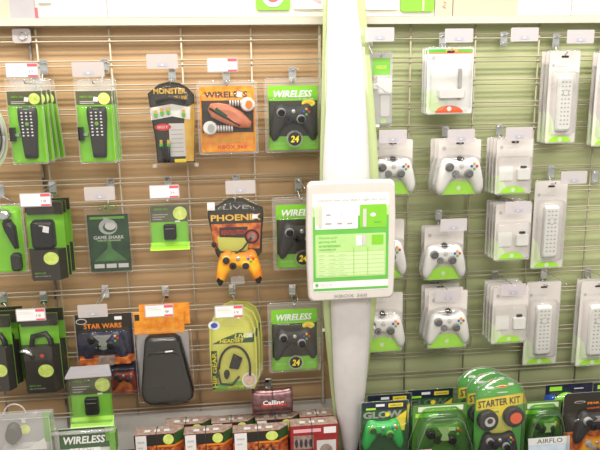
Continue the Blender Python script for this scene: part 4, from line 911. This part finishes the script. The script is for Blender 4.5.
# starter kits
B = dbox(474, 521, 379, .27); w, h = B.w, B.h
t = thing('starter_kit_pack', B.loc, 'green domed kit pack with yellow banner and two round lenses, frontmost', 'kit pack', 'green domed kit packs')
p = B.f; zs_ = p(396)
dm = [(-w * .5, 0), (w * .5, 0), (w * .5, zs_)] + [(w * .5 * math.cos(a), zs_ + (h - zs_) * math.sin(a)) for a in [PI * i / 14 for i in range(1, 14)]] + [(-w * .5, zs_)]
q = MB(); q.prism(dm, -.003, 0, mat('kelly_green', (.10, .42, .07), .35)); q.flat([(-w * .48, p(409)), (w * .5, p(405)), (w * .5, p(394)), (-w * .48, p(398))], -.0036, M['yellow']); q.flat([(-w * .28, p(411.5)), (w * .36, p(408.5)), (w * .36, p(405)), (-w * .28, p(408.5))], -.004, M['yellow']); q.flat([(w * .0, p(416)), (w * .12, p(416)), (w * .12, p(408)), (w * .0, p(408))], -.004, M['yellow'])
q.rect(-w * .16, w * .30, p(436), p(412), -.0034, M['pyel']); q.disc(w * .05, p(386), w * .12, -.004, M['gold'], h * .018); q.disc(w * .05, p(386), w * .07, -.0045, M['red'], h * .011); q.rect(-w * .28, -w * .14, p(388), p(385.5), -.004, M['white']); q.rect(w * .17, w * .28, p(385.5), p(383), -.004, M['white']); q.disc(w * .06, p(392), w * .12, -.004, M['white'], h * .006)
c = q.build('card', t); v = text('STARTER KIT', w * .88, p(398) - p(405), M['ink'], 0, -.0046, p(401.6), c, bold=.02); v.rotation_euler = (0, -.075, 0)
for k, (cx, py) in enumerate(((-.25, 420.5), (.29, 418.5))):
    zc = p(py, .02); q = MB(); q.dome(ell(w * cx, zc, w * .215, w * .215, 24), [(1, -.004), (1, -.02), (.9, -.026), (.72, -.023)], M['lens']); q.disc(w * cx + w * .02, zc, w * (.11 if k == 0 else .125), -.0265, M['lgrey'] if k == 0 else M['orangered'])
    if k == 0: q.disc(w * cx + w * .02, zc + .003, w * .06, -.027, M['ink'])
    q.build('lens', t)
controller('controller', t, w * .84, 0, -.008, p(434, .03) - w * .27, M['soft'], M['black'], ring=M['grey'])
q = MB(); q.dome([(x * 1.0, z) for x, z in dm], [(1.04, -.001), (1, -.004), (.97, -.034), (.92, -.04)], M['clear'], 0, h * .5); rim(q, [(x * 1.03, h * .5 + (z - h * .5) * 1.03) for x, z in dm if z > 0], -.002); q.build('clear_shell', t)
stack(t, 3, .045, ['green domed kit pack second from the front', 'green domed kit pack nearest the backing'], dx=-.014)
for o in COL.objects:
    if o.parent is None and o.name.startswith('starter_kit_pack.'): o.location.z = zd
# dark pack with green arc behind, right
def arc_pack(l, r, t_, d, label):
    B = dbox(l, r, t_, d); w, h = B.w, B.h
    t = thing('headset_carton_pack', B.loc, label, 'headset pack', 'black headset packs with green loops')
    q = MB(); q.prism(rr(-w * .5, w * .5, 0, h, .004), -.002, 0, M['bluedark']); q.rect(-w * .42, -w * .16, h * .90, h * .97, -.003, M['ltgreen']); q.rect(w * .1, w * .3, h * .91, h * .93, -.003, M['lgrey']); q.rect(-w * .5, -w * .3, h * .7, h * .84, -.003, M['blueb']); q.build('card', t)
    q = MB(); q.tube([(-w * .10 - w * .24 * math.cos(a / 12 * PI), -.02, h * .60 + h * .24 * math.sin(a / 12 * PI)) for a in range(13)], .014, M['lime'], 8); q.tube([(-w * .34, -.02, h * .6), (-w * .30, -.02, h * .4), (-w * .2, -.02, h * .2)], .014, M['lime'], 8); q.build('headband', t)
    q = MB(); q.dome(rr(-w * .26, w * .06, h * .4, h * .72, .02), [(1, -.003), (.9, -.03)], M['black']); q.build('ear_cup', t)
    q = MB(); q.flat(rr(-w * .52, w * .52, 0, h * 1.01, .004), -.001, M['clear']); q.dome(rr(-w * .46, w * .46, h * .02, h * .88, .02), [(1, -.002), (.95, -.04)], M['clear']); q.build('clear_shell', t)
arc_pack(543, 589, 384, .13, 'black pack with lime green headband loop at back right of the base shelf')
arc_pack(590, 636, 382, .13, 'black pack with lime corner cut by the right photo edge')
# themed pack, right front
B = dbox(562, 616, 392, .25); w, h = B.w, B.h
t = thing('themed_controller_pack', B.loc, 'dark pack with orange title and orange controller at the lower right corner', 'controller pack')
p = B.f
q = MB(); q.prism(rr(-w * .5, w * .5, 0, h, .014), -.003, 0, M['dark']); q.rect(-w * .48, w * .48, .002, p(430), -.0036, M['fire']); q.disc(-w * .22, p(401), w * .1, -.0036, M['lgrey'], h * .018); q.disc(-w * .22, p(401), w * .085, -.004, M['dark'], h * .012)
c = q.build('card', t); text('STAR WARS', w * .5, h * .034, M['orange'], w * .16, -.0042, p(402.5), c, bold=.04); text('LIGHTSABER', w * .46, h * .026, M['orangered'], w * .15, -.0042, p(407.5), c, bold=.02)
controller('controller', t, w * .8, w * .08, -.006, p(425, .02), M['soft'], M['black'], ring=M['grey'], label='dark controller')
q = MB(); z = p(419, .04); q.flat([(-w * .06, z + .012), (w * .22, z + .012), (w * .14, z), (w * .24, z - .010), (w * .08, z - .006), (-w * .08, z - .010), (.0, z + .001)], -.045, M['silver']); q.build('face_plate', t)
controller('controller', t, w * .62, w * .1, -.006, p(447, .02), M['phoenix'], M['grey'], label='orange controller')
shell_clear(t, w * 1.03, h, .014, w * .03, .045, M['clear'], zlo=h * .02, zhi=p(411))

finish_hooks()

# ------------------------------------------------------------------ light
def area(name, loc, rot, sx, sy, P, c=(1, .95, .87)):
    l = bpy.data.lights.new(name, 'AREA'); l.shape = 'RECTANGLE'; l.size = sx; l.size_y = sy; l.energy = P; l.color = c
    o = bpy.data.objects.new(name, l); COL.objects.link(o); o.location = loc; o.rotation_euler = rot; return o
area('ceiling_strip_light', (.25, -.95, 3.05), (math.radians(28), 0, 0), 4.2, .16, 92)
area('ceiling_strip_light', (.25, -3.2, 3.0), (math.radians(44), 0, 0), 4.0, .8, 72)
wd = bpy.data.worlds.new('world'); S.world = wd; wd.use_nodes = True
wd.node_tree.nodes['Background'].inputs[0].default_value = (1, .96, .90, 1); wd.node_tree.nodes['Background'].inputs[1].default_value = .62
S.view_settings.view_transform = 'Standard'
S.view_settings.look = 'None'
S.cycles.transparent_max_bounces = 32
